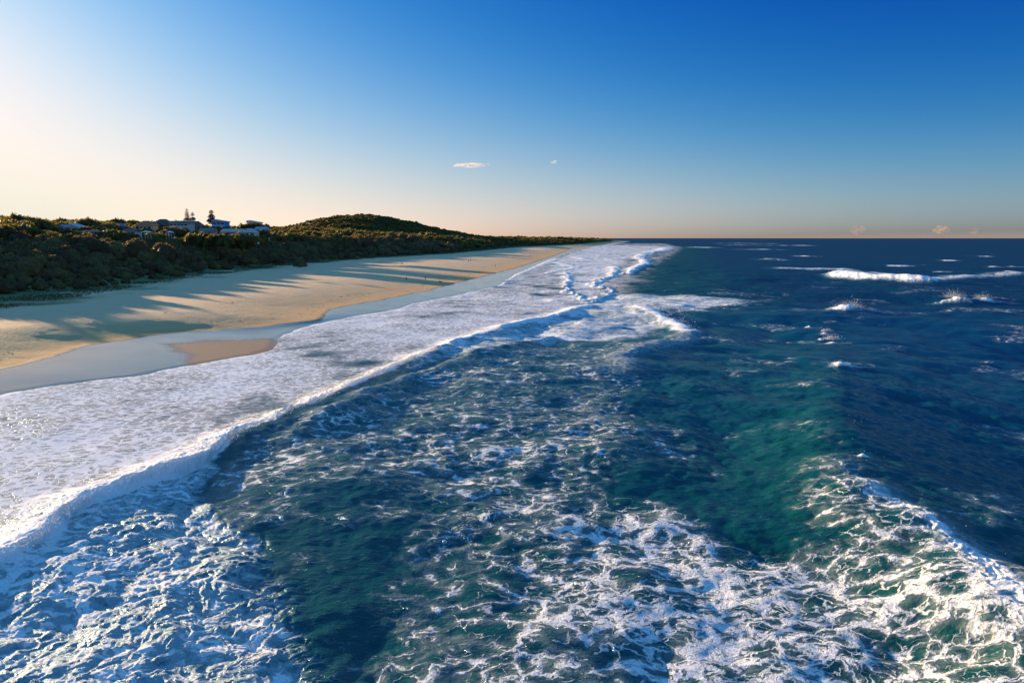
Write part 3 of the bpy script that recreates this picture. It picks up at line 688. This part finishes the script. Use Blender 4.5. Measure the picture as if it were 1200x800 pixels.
for i in shr + tre:
    q = veg_items[i]; shrub = q[7]
    o = empty('dune_shrub' if shrub else 'coastal_tree', (q[0], q[1], q[2]), q[5]); o.scale = (q[3], q[3], q[4])
    if shrub:
        k = 0 if q[8] < 65 else 1 if q[8] < 318 else 2
        tag(o, ('dark rounded shrub in the dune thicket left of the houses', 'dark rounded shrub in the dune thicket below the houses', 'dark rounded shrub in the dune thicket right of the houses')[k], 'shrub',
            ('shrubs of the dune thicket left of the houses', 'shrubs of the dune thicket below the houses', 'shrubs of the dune thicket right of the houses')[k])
    else:
        k = 3 if q[1] > 1150 else 0 if q[8] < 65 else 1 if q[8] < 318 else 2
        tag(o, ('olive green tree on the ridge left of the houses', 'olive green tree standing among the houses of the town', 'olive green tree in the wood between the town and the hill', 'tree of the far wood on and beyond the hill')[k], 'tree',
            ('trees on the ridge left of the houses', 'trees among the houses', 'trees between the town and the hill', 'trees of the far hill')[k])
    c = link('crown', (dome_me if shrub else tree_me)[q[6]], None, o); link('trunk', tr_shrub if shrub else tr_tree, None, o)
    srcs.setdefault((shrub, q[6]), c)
def wood(name, items, srclist):
    me = bpy.data.meshes.new(name); me.from_pydata([(q[0], q[1], q[2]) for q in items], [], [])
    a1 = me.attributes.new('siz', 'FLOAT_VECTOR', 'POINT'); a1.data.foreach_set('vector', np.array([(q[3], q[3], q[4]) for q in items], np.float32).ravel())
    a2 = me.attributes.new('turn', 'FLOAT_VECTOR', 'POINT'); a2.data.foreach_set('vector', np.array([(0, 0, q[5]) for q in items], np.float32).ravel())
    a3 = me.attributes.new('which', 'INT', 'POINT'); a3.data.foreach_set('value', np.array([q[6] for q in items], np.int32))
    o = link(name, me); g = bpy.data.node_groups.new(name, 'GeometryNodeTree')
    g.interface.new_socket('Geometry', in_out='INPUT', socket_type='NodeSocketGeometry'); g.interface.new_socket('Geometry', in_out='OUTPUT', socket_type='NodeSocketGeometry')
    gi, go = g.nodes.new('NodeGroupInput'), g.nodes.new('NodeGroupOutput')
    iop = g.nodes.new('GeometryNodeInstanceOnPoints'); g2i = g.nodes.new('GeometryNodeGeometryToInstance')
    for s_ in reversed(srclist):
        oi = g.nodes.new('GeometryNodeObjectInfo'); oi.inputs['Object'].default_value = s_; oi.transform_space = 'ORIGINAL'
        g.links.new(oi.outputs['Geometry'], g2i.inputs[0])
    def na(nm, dt):
        n_ = g.nodes.new('GeometryNodeInputNamedAttribute'); n_.data_type = dt; n_.inputs[0].default_value = nm
        return n_.outputs['Attribute']
    g.links.new(gi.outputs[0], iop.inputs['Points']); g.links.new(g2i.outputs[0], iop.inputs['Instance'])
    iop.inputs['Pick Instance'].default_value = True
    g.links.new(na('which', 'INT'), iop.inputs['Instance Index']); g.links.new(na('siz', 'FLOAT_VECTOR'), iop.inputs['Scale'])
    e2r = g.nodes.new('FunctionNodeEulerToRotation'); g.links.new(na('turn', 'FLOAT_VECTOR'), e2r.inputs[0]); g.links.new(e2r.outputs[0], iop.inputs['Rotation'])
    g.links.new(iop.outputs[0], go.inputs[0])
    md = o.modifiers.new('spread', 'NODES'); md.node_group = g
    return o
rest = [veg_items[i] for i in range(len(veg_items)) if i not in own]
tag(wood('heath_thicket', [q for q in rest if q[7]], [srcs[(True, k)] for k in range(6)]), 'dark windswept thicket of coastal heath over the dunes', 'thicket', kind='stuff')
tag(wood('woodland', [q for q in rest if not q[7]], [srcs[(False, k)] for k in range(6)]), 'olive green woodland covering the ridge and the far hill', 'woodland', kind='stuff')
print('vegetation', len(veg_items), 'own', len(own))

def ground_at(u, v):
    X_ = (u - 600) / FOC; Y_ = (400 - v) / FOC; dy, dz = CP + Y_ * SP, -SP + Y_ * CP
    t = np.geomspace(60, 4000, 6000); g_ = ground_z(X_ * t, dy * t, False)
    k = np.argmax(CAM_H + dz * t < np.maximum(g_, 0)); t = t[k]
    return X_ * t, dy * t, float(max(ground_z(np.array([X_ * t]), np.array([dy * t]))[0], 0))
# bushes that stand out
for u, v, s_, lab in ((240, 309, 4.6, 'wide shrub with a sunlit yellow green top in front of the dark thicket'), (327, 310, 4.6, 'dome shaped shrub at the foot of the dune, left one of two'), (352, 313, 4.8, 'dark dome shaped shrub at the foot of the dune, right one of two')):
    X_, Y_, z_ = ground_at(u, v); o = tag(empty('dune_shrub', (X_, Y_, z_ - .2), 1.0), lab, 'shrub'); o.scale = (s_, s_, s_ * 1.05)
    c = link('crown', dome_me[0].copy(), None, o); c.data.materials.clear(); c.data.materials.append(M_bright if u == 240 else M_heath); link('trunk', tr_shrub, None, o)

# tall tiered pines on the skyline
def norfolk(h_, seed, rw):
    g = random.Random(seed); bt = bmesh.new(); limb(bt, (0, 0, -1), (0, 0, h_ * .96), h_ * .018, h_ * .005, 8); tm = bm_mesh('trunk', bt)
    bc = bmesh.new(); n = 11
    for k in range(n):
        if g.random() < .12 and 1 < k < n - 2: continue
        zz = h_ * (.30 + .68 * k / n); L_ = rw * (1 - .72 * k / n) * (.75 + .4 * g.random())
        for j in range(7):
            a_ = j * .9 + g.random() * .4; e = Vector((math.cos(a_) * L_, math.sin(a_) * L_, zz + L_ * .22 * g.random()))
            limb(bc, (0, 0, zz - .1), e, .16, .10, 4)
            for m in range(5):
                f_ = .35 + .15 * m; c0 = Vector((0, 0, zz)).lerp(e, f_); sd = Vector((-math.sin(a_), math.cos(a_), .1)) * L_ * .25 * (1.2 - f_ * .6); up = Vector((0, 0, L_ * .34))
                d_ = (e - Vector((0, 0, zz))).normalized() * L_ * .12
                vs_ = [bc.verts.new(c0 - sd - d_), bc.verts.new(c0 + up), bc.verts.new(c0 + sd - d_), bc.verts.new(c0 + d_ * 1.5)]
                bc.faces.new(vs_)
    limb(bc, (0, 0, h_ * .93), (0, 0, h_ * 1.03), .18, .03, 5)
    return tm, bm_mesh('crown', bc)
for u, v, yd, h_, rw, lab in ((218.5, 242.8, 520, 17, 2.9, 'tallest tiered pine on the skyline, left one of the close pair'), (225.3, 247.5, 530, 14, 3.2, 'shorter tiered pine, right one of the close pair on the skyline'), (247.2, 244.5, 500, 15, 3.4, 'single tiered pine on the skyline above the blue house')):
    X_, zt = at_y(u, v, yd); o = tag(empty('norfolk_pine', (X_, yd, zt - h_ * 1.03)), lab, 'pine tree')
    tm, cm = norfolk(h_, int(u), rw); link('trunk', tm, M_bark, o); link('crown', cm, M_pine, o)

# ------------------------------------------------------------------ the houses of the town
HC = dict(grey=(.28, .28, .30), white=(.52, .48, .43), bluegrey=(.30, .32, .36), maroon=(.30, .10, .075), red=(.36, .09, .055), slate=(.17, .16, .19), brown=(.16, .10, .07),
          tile=(.52, .17, .07), charcoal=(.09, .08, .075), greygreen=(.22, .27, .24), cream=(.64, .50, .34), blue=(.02, .26, .62), pinkgrey=(.56, .40, .34), palegrey=(.46, .43, .39))
HM = {}
def hm(k, roof):
    if (k, roof) not in HM: HM[(k, roof)] = plain(('roof_' if roof else 'wall_') + k, HC[k], .5 if roof else .8, .12, .8)
    return HM[(k, roof)]
M_glass = plain('window_glass', (.02, .025, .03), .08, .1); M_frame = plain('white_paint', (.75, .75, .74), .5, .05)
def box(bm, a, c):
    v_ = [bm.verts.new((x_, y_, z_)) for z_ in (a[2], c[2]) for x_, y_ in ((a[0], a[1]), (c[0], a[1]), (c[0], c[1]), (a[0], c[1]))]
    for f_ in ((3, 2, 1, 0), (4, 5, 6, 7), (0, 1, 5, 4), (1, 2, 6, 5), (2, 3, 7, 6), (3, 0, 4, 7)): bm.faces.new([v_[k] for k in f_])
def box_me(name, a, c):
    bm = bmesh.new(); box(bm, a, c); return bm_mesh(name, bm)
def house(u0, u1, vb, ve, vr, yd, kind, rc, wc, storeys, lab):
    xa, zb = at_y(u0, vb, yd); xb, ze = at_y(u1, ve, yd); _, zr = at_y(u0, vr, yd)
    W_ = xb - xa; D_ = max(7.0, W_ * .7); he = ze - zb; hr = zr - zb
    o = tag(empty('house', ((xa + xb) / 2, yd + D_ / 2, zb)), lab, 'house')
    ov = .45; W_ *= .88; w2, d2 = W_ / 2, D_ / 2; link('wall', box_me('wall', (-w2 + ov, -d2, -4), (w2 - ov, d2, he)), hm(wc, False), o)
    bm = bmesh.new(); q = lambda *p: bm.verts.new(p); e0 = he - .12
    A, B, Cc, D = q(-w2, -d2 - ov, e0), q(w2, -d2 - ov, e0), q(w2, d2 + ov, e0), q(-w2, d2 + ov, e0)
    if kind == 'hip':
        rl = max(.3, w2 - d2 * .8); r0, r1 = q(-rl, 0, hr), q(rl, 0, hr)
        fs = [(A, B, r1, r0), (B, Cc, r1), (Cc, D, r0, r1), (D, A, r0), (D, Cc, B, A)]
    elif kind == 'gable':
        r0, r1 = q(-w2, 0, hr), q(w2, 0, hr); fs = [(A, B, r1, r0), (B, Cc, r1), (Cc, D, r0, r1), (D, A, r0), (D, Cc, B, A)]
    elif kind == 'gable_front':
        r0, r1 = q(0, -d2 - ov, hr), q(0, d2 + ov, hr); fs = [(A, B, r0), (B, Cc, r1, r0), (Cc, D, r1), (D, A, r0, r1), (D, Cc, B, A)]
    elif kind == 'skillion':
        r0, r1, r2, r3 = q(-w2, -d2 - ov, hr), q(w2, -d2 - ov, e0 + .3), q(w2, d2 + ov, e0 + .3 + .3), q(-w2, d2 + ov, hr + .6)
        fs = [(r0, r1, r2, r3), (A, B, r1, r0), (B, Cc, r2, r1), (Cc, D, r3, r2), (D, A, r0, r3), (D, Cc, B, A)]
    else:
        r0, r1, r2, r3 = q(-w2, -d2 - ov, hr - .6), q(w2, -d2 - ov, hr - .6), q(w2, d2 + ov, hr), q(-w2, d2 + ov, hr)
        fs = [(r0, r1, r2, r3), (A, B, r1, r0), (B, Cc, r2, r1), (Cc, D, r3, r2), (D, A, r0, r3), (D, Cc, B, A)]
    for f_ in fs: bm.faces.new(f_)
    link('roof', bm_mesh('roof', bm), hm(rc, True), o)
    nw = max(2, int(W_ / 2.6)); fh = he / storeys
    for st in range(storeys):
        for k in range(nw):
            cx = -w2 + ov + (k + .5) * (W_ - 2 * ov) / nw; ww = .42 * (W_ - 2 * ov) / nw; z0, z1 = st * fh + .32 * fh, st * fh + .82 * fh
            wn_o = link('window', box_me('window', (cx - ww, -d2 - .10, z0), (cx + ww, -d2 + .05, z1)), M_frame, o)
            link('pane', box_me('pane', (cx - ww + .12, -d2 - .14, z0 + .12), (cx + ww - .12, -d2 - .02, z1 - .12)), M_glass, wn_o)
    if storeys == 2:
        link('balcony', box_me('balcony', (-w2 + .3, -d2 - 1.6, fh - .22), (w2 - .3, -d2 - .2, fh + .02)), M_frame, o)
        bm = bmesh.new(); box(bm, (-w2 + .3, -d2 - 1.6, fh + .75), (w2 - .3, -d2 - 1.52, fh + .85))
        k = -w2 + .35
        while k < w2 - .35: box(bm, (k, -d2 - 1.59, fh + .02), (k + .06, -d2 - 1.53, fh + .752)); k += .7
        link('railing', bm_mesh('railing', bm), M_frame, o)
for hq in HOUSES: house(*hq)
# small pale shelters by the path on the slope
def shelter(u, v, yd, w_, lab):
    X_, zb = at_y(u, v + 3.0, yd); o = tag(empty('shelter', (X_, yd, zb)), lab, 'shelter')
    bm = bmesh.new(); p_ = [bm.verts.new((w_ * a_, w_ * c_, 1.5)) for a_, c_ in ((-1, -1), (1, -1), (1, 1), (-1, 1))]; tp = bm.verts.new((0, 0, 2.4)); bm.faces.new(p_[::-1])
    for k in range(4): bm.faces.new((p_[k], p_[(k + 1) % 4], tp))
    link('roof', bm_mesh('roof', bm), M_frame, o)
    for a_, c_ in ((-1, -1), (1, -1), (1, 1), (-1, 1)):
        link('post', box_me('post', (a_ * w_ * .85 - .06, c_ * w_ * .85 - .06, -2), (a_ * w_ * .85 + .06, c_ * w_ * .85 + .06, 1.498)), M_frame, o)
shelter(171.5, 272.5, 370, 1.9, 'small pale shelter roof below the orange tiled house')
shelter(199.5, 272.8, 370, 1.7, 'small pale shelter roof below the white balcony house')

# ------------------------------------------------------------------ dune grass
n = 26000
gy_ = 150 * np.exp(rng.random(n) * math.log(1700 / 150)); gx_ = XV(gy_) + rng.normal(0, 6, n) + 1
m_ = (fbm(gx_, gy_, 14, 3, off=91) + .35 * rng.random(n) > .05) & (gx_ > -1.0 * gy_) & (gx_ < XD(gy_) - 12) & (gx_ < XV(gy_) + 10); gx_, gy_ = gx_[m_], gy_[m_]; n = len(gx_)
gz_ = ground_z(gx_, gy_); V, Fq = [], []
ang = rng.random((n, 3)) * 6.283; hh = (.25 + .35 * rng.random(n)) * np.clip(gy_ / 350, .8, 2.2)
cc, ss_ = np.cos(ang), np.sin(ang)
base = np.stack([gx_, gy_, gz_ - .05], 1)
for k in range(3):
    sd = np.stack([cc[:, k], ss_[:, k], 0 * gx_], 1); ln_ = np.stack([-ss_[:, k], cc[:, k], 0 * gx_], 1)
    V.append(base - sd * (.28 * hh)[:, None]); V.append(base + sd * (.28 * hh)[:, None]); V.append(base + ln_ * (.45 * hh)[:, None] + np.array([0, 0, 1]) * hh[:, None])
V = np.stack(V, 1).reshape(-1, 3)
me = np_mesh('dune_grass', V, np.arange(len(V)).reshape(-1, 3), False)
M_grass = leaf_mat('dune_grass', (.12, .14, .05), (.24, .22, .10), (.16, .15, .05), .35)
tag(link('dune_grass', me, M_grass), 'tufts of dune grass where the sand meets the thicket', 'grass', kind='stuff')

# torn weed along the last high-water line
n = 260; wy_ = 95 * np.exp(rng.random(n) * math.log(900 / 95)); wx_ = XD(wy_) - 9 + rng.normal(0, 1.2, n) + 5 * np.sin(wy_ / 13.0) + np.where(rng.random(n) < .3, -rng.random(n) * 30, 0)
wz_ = ground_z(wx_, wy_) + .02; V = []; ks = (.10 + .28 * rng.random(n) ** 2) * np.clip(wy_ / 170, .6, 1.6)
oc = np.array([(1, 0, 0), (.3, 1, 0), (-.8, .6, 0), (-.6, -.7, 0), (.4, -.9, 0), (0, 0, .14)])
V = (np.stack([wx_, wy_, wz_], 1)[:, None, :] + oc[None] * ks[:, None, None] * (1 + .5 * rng.normal(size=(n, 6, 1)) * (oc[None, :, 2:3] == 0))).reshape(-1, 3)
Fq = (np.arange(n)[:, None, None] * 6 + np.array([(0, 1, 5), (1, 2, 5), (2, 3, 5), (3, 4, 5), (4, 0, 5)])[None]).reshape(-1, 3)
tag(link('seaweed', np_mesh('seaweed', V, Fq, False), plain('weed', (.05, .04, .02), .8, .3, 4)), 'dark scraps of seaweed strewn along the high water line', 'seaweed', kind='stuff')

# ------------------------------------------------------------------ people and a dog on the sand
M_skin = plain('skin', (.42, .25, .17), .6, .08, 6); M_hair = plain('hair', (.05, .035, .02), .7, .2, 20)
def cloth(k): 
    cs = dict(black=(.015, .015, .018), navy=(.02, .025, .05), white=(.70, .69, .66), red=(.25, .03, .03), grey=(.12, .12, .13), khaki=(.20, .16, .10), sky=(.15, .28, .45))
    return bpy.data.materials.get('cloth_' + k) or plain('cloth_' + k, cs[k], .9, .12, 12)
def skin_mesh(name, joints, bones, sub=1):
    """grow one continuous surface round a skeleton {name: (x, y, z, radius)}"""
    keys = list(joints); me = bpy.data.meshes.new(name)
    me.from_pydata([joints[k][:3] for k in keys], [(keys.index(a_), keys.index(b_)) for a_, b_ in bones], [])
    o = bpy.data.objects.new(name, me); COL.objects.link(o)
    sk = o.modifiers.new('skin', 'SKIN'); sk.use_smooth_shade = True
    for k, sv in zip(keys, me.skin_vertices[0].data): sv.radius = (joints[k][3], joints[k][3] * (joints[k][4] if len(joints[k]) > 4 else 1))
    me.skin_vertices[0].data[0].use_root = True
    if sub: ms = o.modifiers.new('sub', 'SUBSURF'); ms.levels = sub; ms.render_levels = sub
    dg = bpy.context.evaluated_depsgraph_get(); out = bpy.data.meshes.new_from_object(o.evaluated_get(dg)); out.name = name
    bpy.data.objects.remove(o); bpy.data.meshes.remove(me)
    return out
def person(u, v, face, stride, top, legs, lab, sc=1.0, swing=.22):
    X_, Y_, z_ = ground_at(u, v)
    o = tag(empty('person', (X_, Y_, z_), face, sc), lab, 'person')
    s_ = stride
    J = dict(pelvis=(0, 0, .94, .135, .8), waist=(0, 0, 1.08, .125, .75), chest=(0, .01, 1.30, .155, .7), neckb=(0, 0, 1.46, .07), neck=(0, .01, 1.53, .055), head=(0, .015, 1.64, .085, 1.15), crown=(0, .0, 1.73, .065))
    Bn = [('pelvis', 'waist'), ('waist', 'chest'), ('chest', 'neckb'), ('neckb', 'neck'), ('neck', 'head'), ('head', 'crown')]
    J['nose'] = (0, .115, 1.63, .016); Bn.append(('head', 'nose'))
    for sd, nm, st in ((-1, 'l', s_), (1, 'r', -s_)):
        J['hip' + nm] = (sd * .095, 0, .88, .092); J['knee' + nm] = (sd * .10, st * .5 + .04, .48, .06); J['ank' + nm] = (sd * .10, st * 1.0 - (.06 if st < 0 else 0), .085 + (.03 if st < 0 else 0), .042); J['toe' + nm] = (sd * .115, st * 1.0 + .17, .035, .035)
        Bn += [('pelvis', 'hip' + nm), ('hip' + nm, 'knee' + nm), ('knee' + nm, 'ank' + nm), ('ank' + nm, 'toe' + nm)]
        sw = -st * swing / max(.2, abs(s_) + .01) if s_ else 0
        J['sho' + nm] = (sd * .19, 0, 1.42, .062); J['elb' + nm] = (sd * .25, sw * .5 - .02, 1.14, .045); J['wri' + nm] = (sd * .24, sw + .08, .90, .030); J['palm' + nm] = (sd * .235, sw + .10, .83, .030, 1.3)
        Bn += [('chest', 'sho' + nm), ('sho' + nm, 'elb' + nm), ('elb' + nm, 'wri' + nm), ('wri' + nm, 'palm' + nm)]
        for f_ in range(4):
            J['f%d%s' % (f_, nm)] = (sd * .228, sw + .068 + .021 * f_, .745 + .008 * abs(f_ - 1.5), .009); Bn.append(('palm' + nm, 'f%d%s' % (f_, nm)))
        J['th' + nm] = (sd * .20, sw + .16, .80, .010); Bn.append(('palm' + nm, 'th' + nm))
    link('body', skin_mesh('body', J, Bn), M_skin, o)
    def puff(keys, grow, cut={}):
        return {k: (cut.get(k, J[k][:3])) + (J[k][3] + grow,) + tuple(J[k][4:5]) for k in keys}
    half = {('elb' + n_): tuple(J['sho' + n_][i] * .35 + J['elb' + n_][i] * .65 for i in range(3)) for n_ in 'lr'}
    kk = ['waist', 'chest', 'neckb', 'shol', 'shor', 'elbl', 'elbr', 'pelvis']
    link('shirt', skin_mesh('shirt', puff(kk, .016, {**half, 'neckb': (0, 0, 1.43), 'pelvis': (0, 0, .97)}), [('waist', 'chest'), ('chest', 'neckb'), ('chest', 'shol'), ('chest', 'shor'), ('shol', 'elbl'), ('shor', 'elbr'), ('pelvis', 'waist')]), cloth(top), o)
    kn = {('knee' + n_): tuple(J['hip' + n_][i] * .1 + J['knee' + n_][i] * .9 for i in range(3)) for n_ in 'lr'}
    link('trousers' if legs != 'khaki' else 'shorts', skin_mesh('trousers', puff(['pelvis', 'hipl', 'hipr', 'kneel', 'kneer'], .020, kn), [('pelvis', 'hipl'), ('pelvis', 'hipr'), ('hipl', 'kneel'), ('hipr', 'kneer')]), cloth(legs), o)
    bm = bmesh.new(); bmesh.ops.create_icosphere(bm, subdivisions=2, radius=.108)
    for v_ in list(bm.verts):
        if v_.co.z < .0 and v_.co.y > -.02 or v_.co.z < -.06: bm.verts.remove(v_)
    bmesh.ops.translate(bm, verts=bm.verts, vec=(0, -.012, 1.685)); link('hair', bm_mesh('hair', bm, True), M_hair, o)
    return o
person(476.2, 329, 2.6, .24, 'black', 'black', 'person in black walking on the sunlit sand, nearest of the walkers', 1.05)
person(498.7, 328.2, 1.2, .22, 'black', 'navy', 'person in dark clothes near the water edge with the dog close by', 1.05)
person(471.2, 310.3, .4, .10, 'navy', 'black', 'person in dark clothes standing alone on the shaded sand', 1.0)
person(548.9, 307.2, -.6, .22, 'black', 'grey', 'left of the two dark figures walking side by side far up the beach', 1.0)
person(551.8, 306.4, -.5, .18, 'navy', 'black', 'right of the two dark figures walking side by side far up the beach', 1.05)
person(580.7, 312.9, 2.9, .20, 'white', 'khaki', 'person in white at the edge of the wet sand', 1.08)
person(592.8, 302.3, .8, .2, 'red', 'black', 'person in a dark red top on the sunlit far sand', 1.0)
person(600.8, 301.8, .9, .2, 'grey', 'navy', 'person in grey behind the dark red top on the far sand', 1.0)
person(621.6, 301.2, -2.5, .2, 'black', 'black', 'person in black at the far water edge', 1.15)
person(653.7, 295.0, -.3, .2, 'grey', 'black', 'farthest person, tiny, near the end of the sunlit sand', 1.2)
def dog(u, v, face, lab):
    X_, Y_, z_ = ground_at(u, v); o = tag(empty('dog', (X_, Y_, z_), face, 1.25), lab, 'dog')
    J = dict(belly=(0, -.05, .50, .10, 1.2), chest=(0, .25, .50, .13, 1.3), rump=(0, -.34, .53, .10, 1.2), neck=(0, .42, .66, .075), head=(0, .53, .77, .075), muzzle=(0, .68, .73, .04), tail0=(0, -.46, .60, .03), tail1=(0, -.62, .74, .018))
    Bn = [('belly', 'chest'), ('belly', 'rump'), ('chest', 'neck'), ('neck', 'head'), ('head', 'muzzle'), ('rump', 'tail0'), ('tail0', 'tail1')]
    for sd, nm in ((-1, 'l'), (1, 'r')):
        J['ear' + nm] = (sd * .07, .47, .84, .022); Bn.append(('head', 'ear' + nm))
        k = .07 * sd
        J['sh' + nm] = (sd * .09, .27, .40, .055); J['kn' + nm] = (sd * .09, .29 + k, .22, .032); J['pw' + nm] = (sd * .09, .30 + 1.6 * k, .03, .035)
        J['th' + nm] = (sd * .09, -.30, .40, .065); J['st' + nm] = (sd * .09, -.24 - k, .28, .045); J['hk' + nm] = (sd * .09, -.42 - k, .17, .026); J['pa' + nm] = (sd * .09, -.38 - 1.5 * k, .03, .034)
        Bn += [('chest', 'sh' + nm), ('sh' + nm, 'kn' + nm), ('kn' + nm, 'pw' + nm), ('rump', 'th' + nm), ('th' + nm, 'st' + nm), ('st' + nm, 'hk' + nm), ('hk' + nm, 'pa' + nm)]
    link('body', skin_mesh('body', J, Bn), plain('dog_fur', (.02, .015, .012), .8, .3, 10), o)
    return o
dog(516.2, 331.6, 1.57, 'dark dog standing at the water edge')

# ------------------------------------------------------------------ spray torn off the crests
def spray(pl, n, t0, t1, up, back, g, wid):
    pl = np.array(pl); L_ = np.r_[0, np.cumsum(np.hypot(*np.diff(pl, axis=0).T))]; t = (t0 + (t1 - t0) * g.random(n)) * L_[-1]
    cx = np.interp(t, L_, pl[:, 0]); cy_ = np.interp(t, L_, pl[:, 1]); hgt_ = g.exponential(up, n)
    return np.stack([cx + g.normal(0, wid, n) + back[0] * hgt_, cy_ + g.normal(0, wid, n) + back[1] * hgt_, 1.25 + hgt_ * .8 - .2 * g.random(n)], 1)
g = np.random.default_rng(5)
def splash(u, v, n, w_, h_, g):
    cx, cy_ = at(u, v); r_ = g.normal(0, 1, (n, 3)); q_ = g.exponential(h_, n)
    return np.stack([cx + r_[:, 0] * w_, cy_ + r_[:, 1] * w_ * .6, .5 + q_], 1)
D_ = np.concatenate([splash(u, v, 1500, wd * .55, a * .28, g) for (u, v, wd, a) in caps[:6]] + [spray(crest1, 9000, .12, .55, .35, (.8, -.5), g, .45), spray(crest2, 7000, .05, .42, .28, (1.1, -.7), g, .3), spray(crest3, 300, .4, 1, .5, (.8, -.5), g, .8), spray(crest4, 1200, .1, .9, .6, (.8, -.5), g, 1.2)])
sz = (.011 + .024 * g.random(len(D_)) ** 4) * np.clip(np.hypot(D_[:, 0], D_[:, 1]) / 60, 1, 2.5)
T4 = np.array([(1, 1, 1), (-1, -1, 1), (-1, 1, -1), (1, -1, -1)], float)
V = (D_[:, None, :] + T4[None] * sz[:, None, None]).reshape(-1, 3); Fq = (np.arange(len(D_))[:, None, None] * 4 + np.array([(0, 1, 2), (0, 3, 1), (0, 2, 3), (1, 3, 2)])[None]).reshape(-1, 3)
b = NB('spray'); dsh = b.bsdf(Base_Color=C4(.85, .85, .84), Roughness=.9); tl = b.n('ShaderNodeBsdfTranslucent'); tl.inputs[0].default_value = C4(.85, .85, .84)
tag(link('sea_spray', np_mesh('sea_spray', V, Fq, False), b.done(b.shader_mix(.5, dsh, tl.outputs[0]))), 'white droplets of spray blown off the breaking crests', 'spray', kind='stuff')

# ------------------------------------------------------------------ clouds, far out
def cloud(u, v, yd, wpx, hpx, lab, dens, seed, col=(1, 1, 1)):
    X_, z_ = at_y(u, v, yd); k = yd / FOC; o_g = random.Random(seed); bm = bmesh.new()
    for j in range(7):
        f_ = (j - 3) / 3.0; rx = wpx * k * .22 * (1.2 - abs(f_) * .6)
        rz = hpx * k * .5 * (1.15 - abs(f_) * .75) * (.8 + .4 * o_g.random())
        mt = Matrix.Translation((f_ * wpx * k * .38, o_g.uniform(-.2, .2) * wpx * k, rz * .4 - hpx * k * .2)) @ Matrix.Diagonal((rx, rx, rz, 1))
        bmesh.ops.create_icosphere(bm, subdivisions=2, radius=1, matrix=mt)
    o = link('cloud', bm_mesh('cloud', bm, True), None, None, (X_, yd, z_))
    b = NB('cloud_vapour'); P_ = b.n('ShaderNodeTexCoord').outputs['Object']; s_ = 3.2 / (hpx * k)
    d = b.math('MULTIPLY', b.ss(b.noise(b.vmath('MULTIPLY', P_, (.35, .35, 1)), s_, 5, .65), .36, .66), dens / (hpx * k))
    pv = b.n('ShaderNodeVolumePrincipled'); b.put(pv.inputs['Density'], d); pv.inputs['Color'].default_value = C4(*col); pv.inputs['Anisotropy'].default_value = .2
    b.t.links.new(pv.outputs[0], b.out.inputs['Volume']); b.m.cycles.volume_step_rate = 1.0
    o.data.materials.append(b.m)
    tag(o, lab, 'cloud')
cloud(552, 193.5, 15000, 44, 4.5, 'thin wispy cloud above the far end of the beach', .55, 1, (1, .88, .80))
cloud(650, 190, 15000, 10, 3.5, 'tiny wisp of cloud right of the longer one', .6, 2)
cloud(1103, 268.5, 26000, 20, 11, 'brightest pink cloud low over the sea horizon', .7, 3, (1, .66, .46))
cloud(1005, 269, 26000, 22, 11, 'faint pink cloud low over the horizon, left of the bright one', .3, 4, (1, .66, .48))
cloud(1144, 271, 26000, 12, 9, 'small pink cloud low over the horizon, near the right edge', .35, 5, (1, .66, .48))
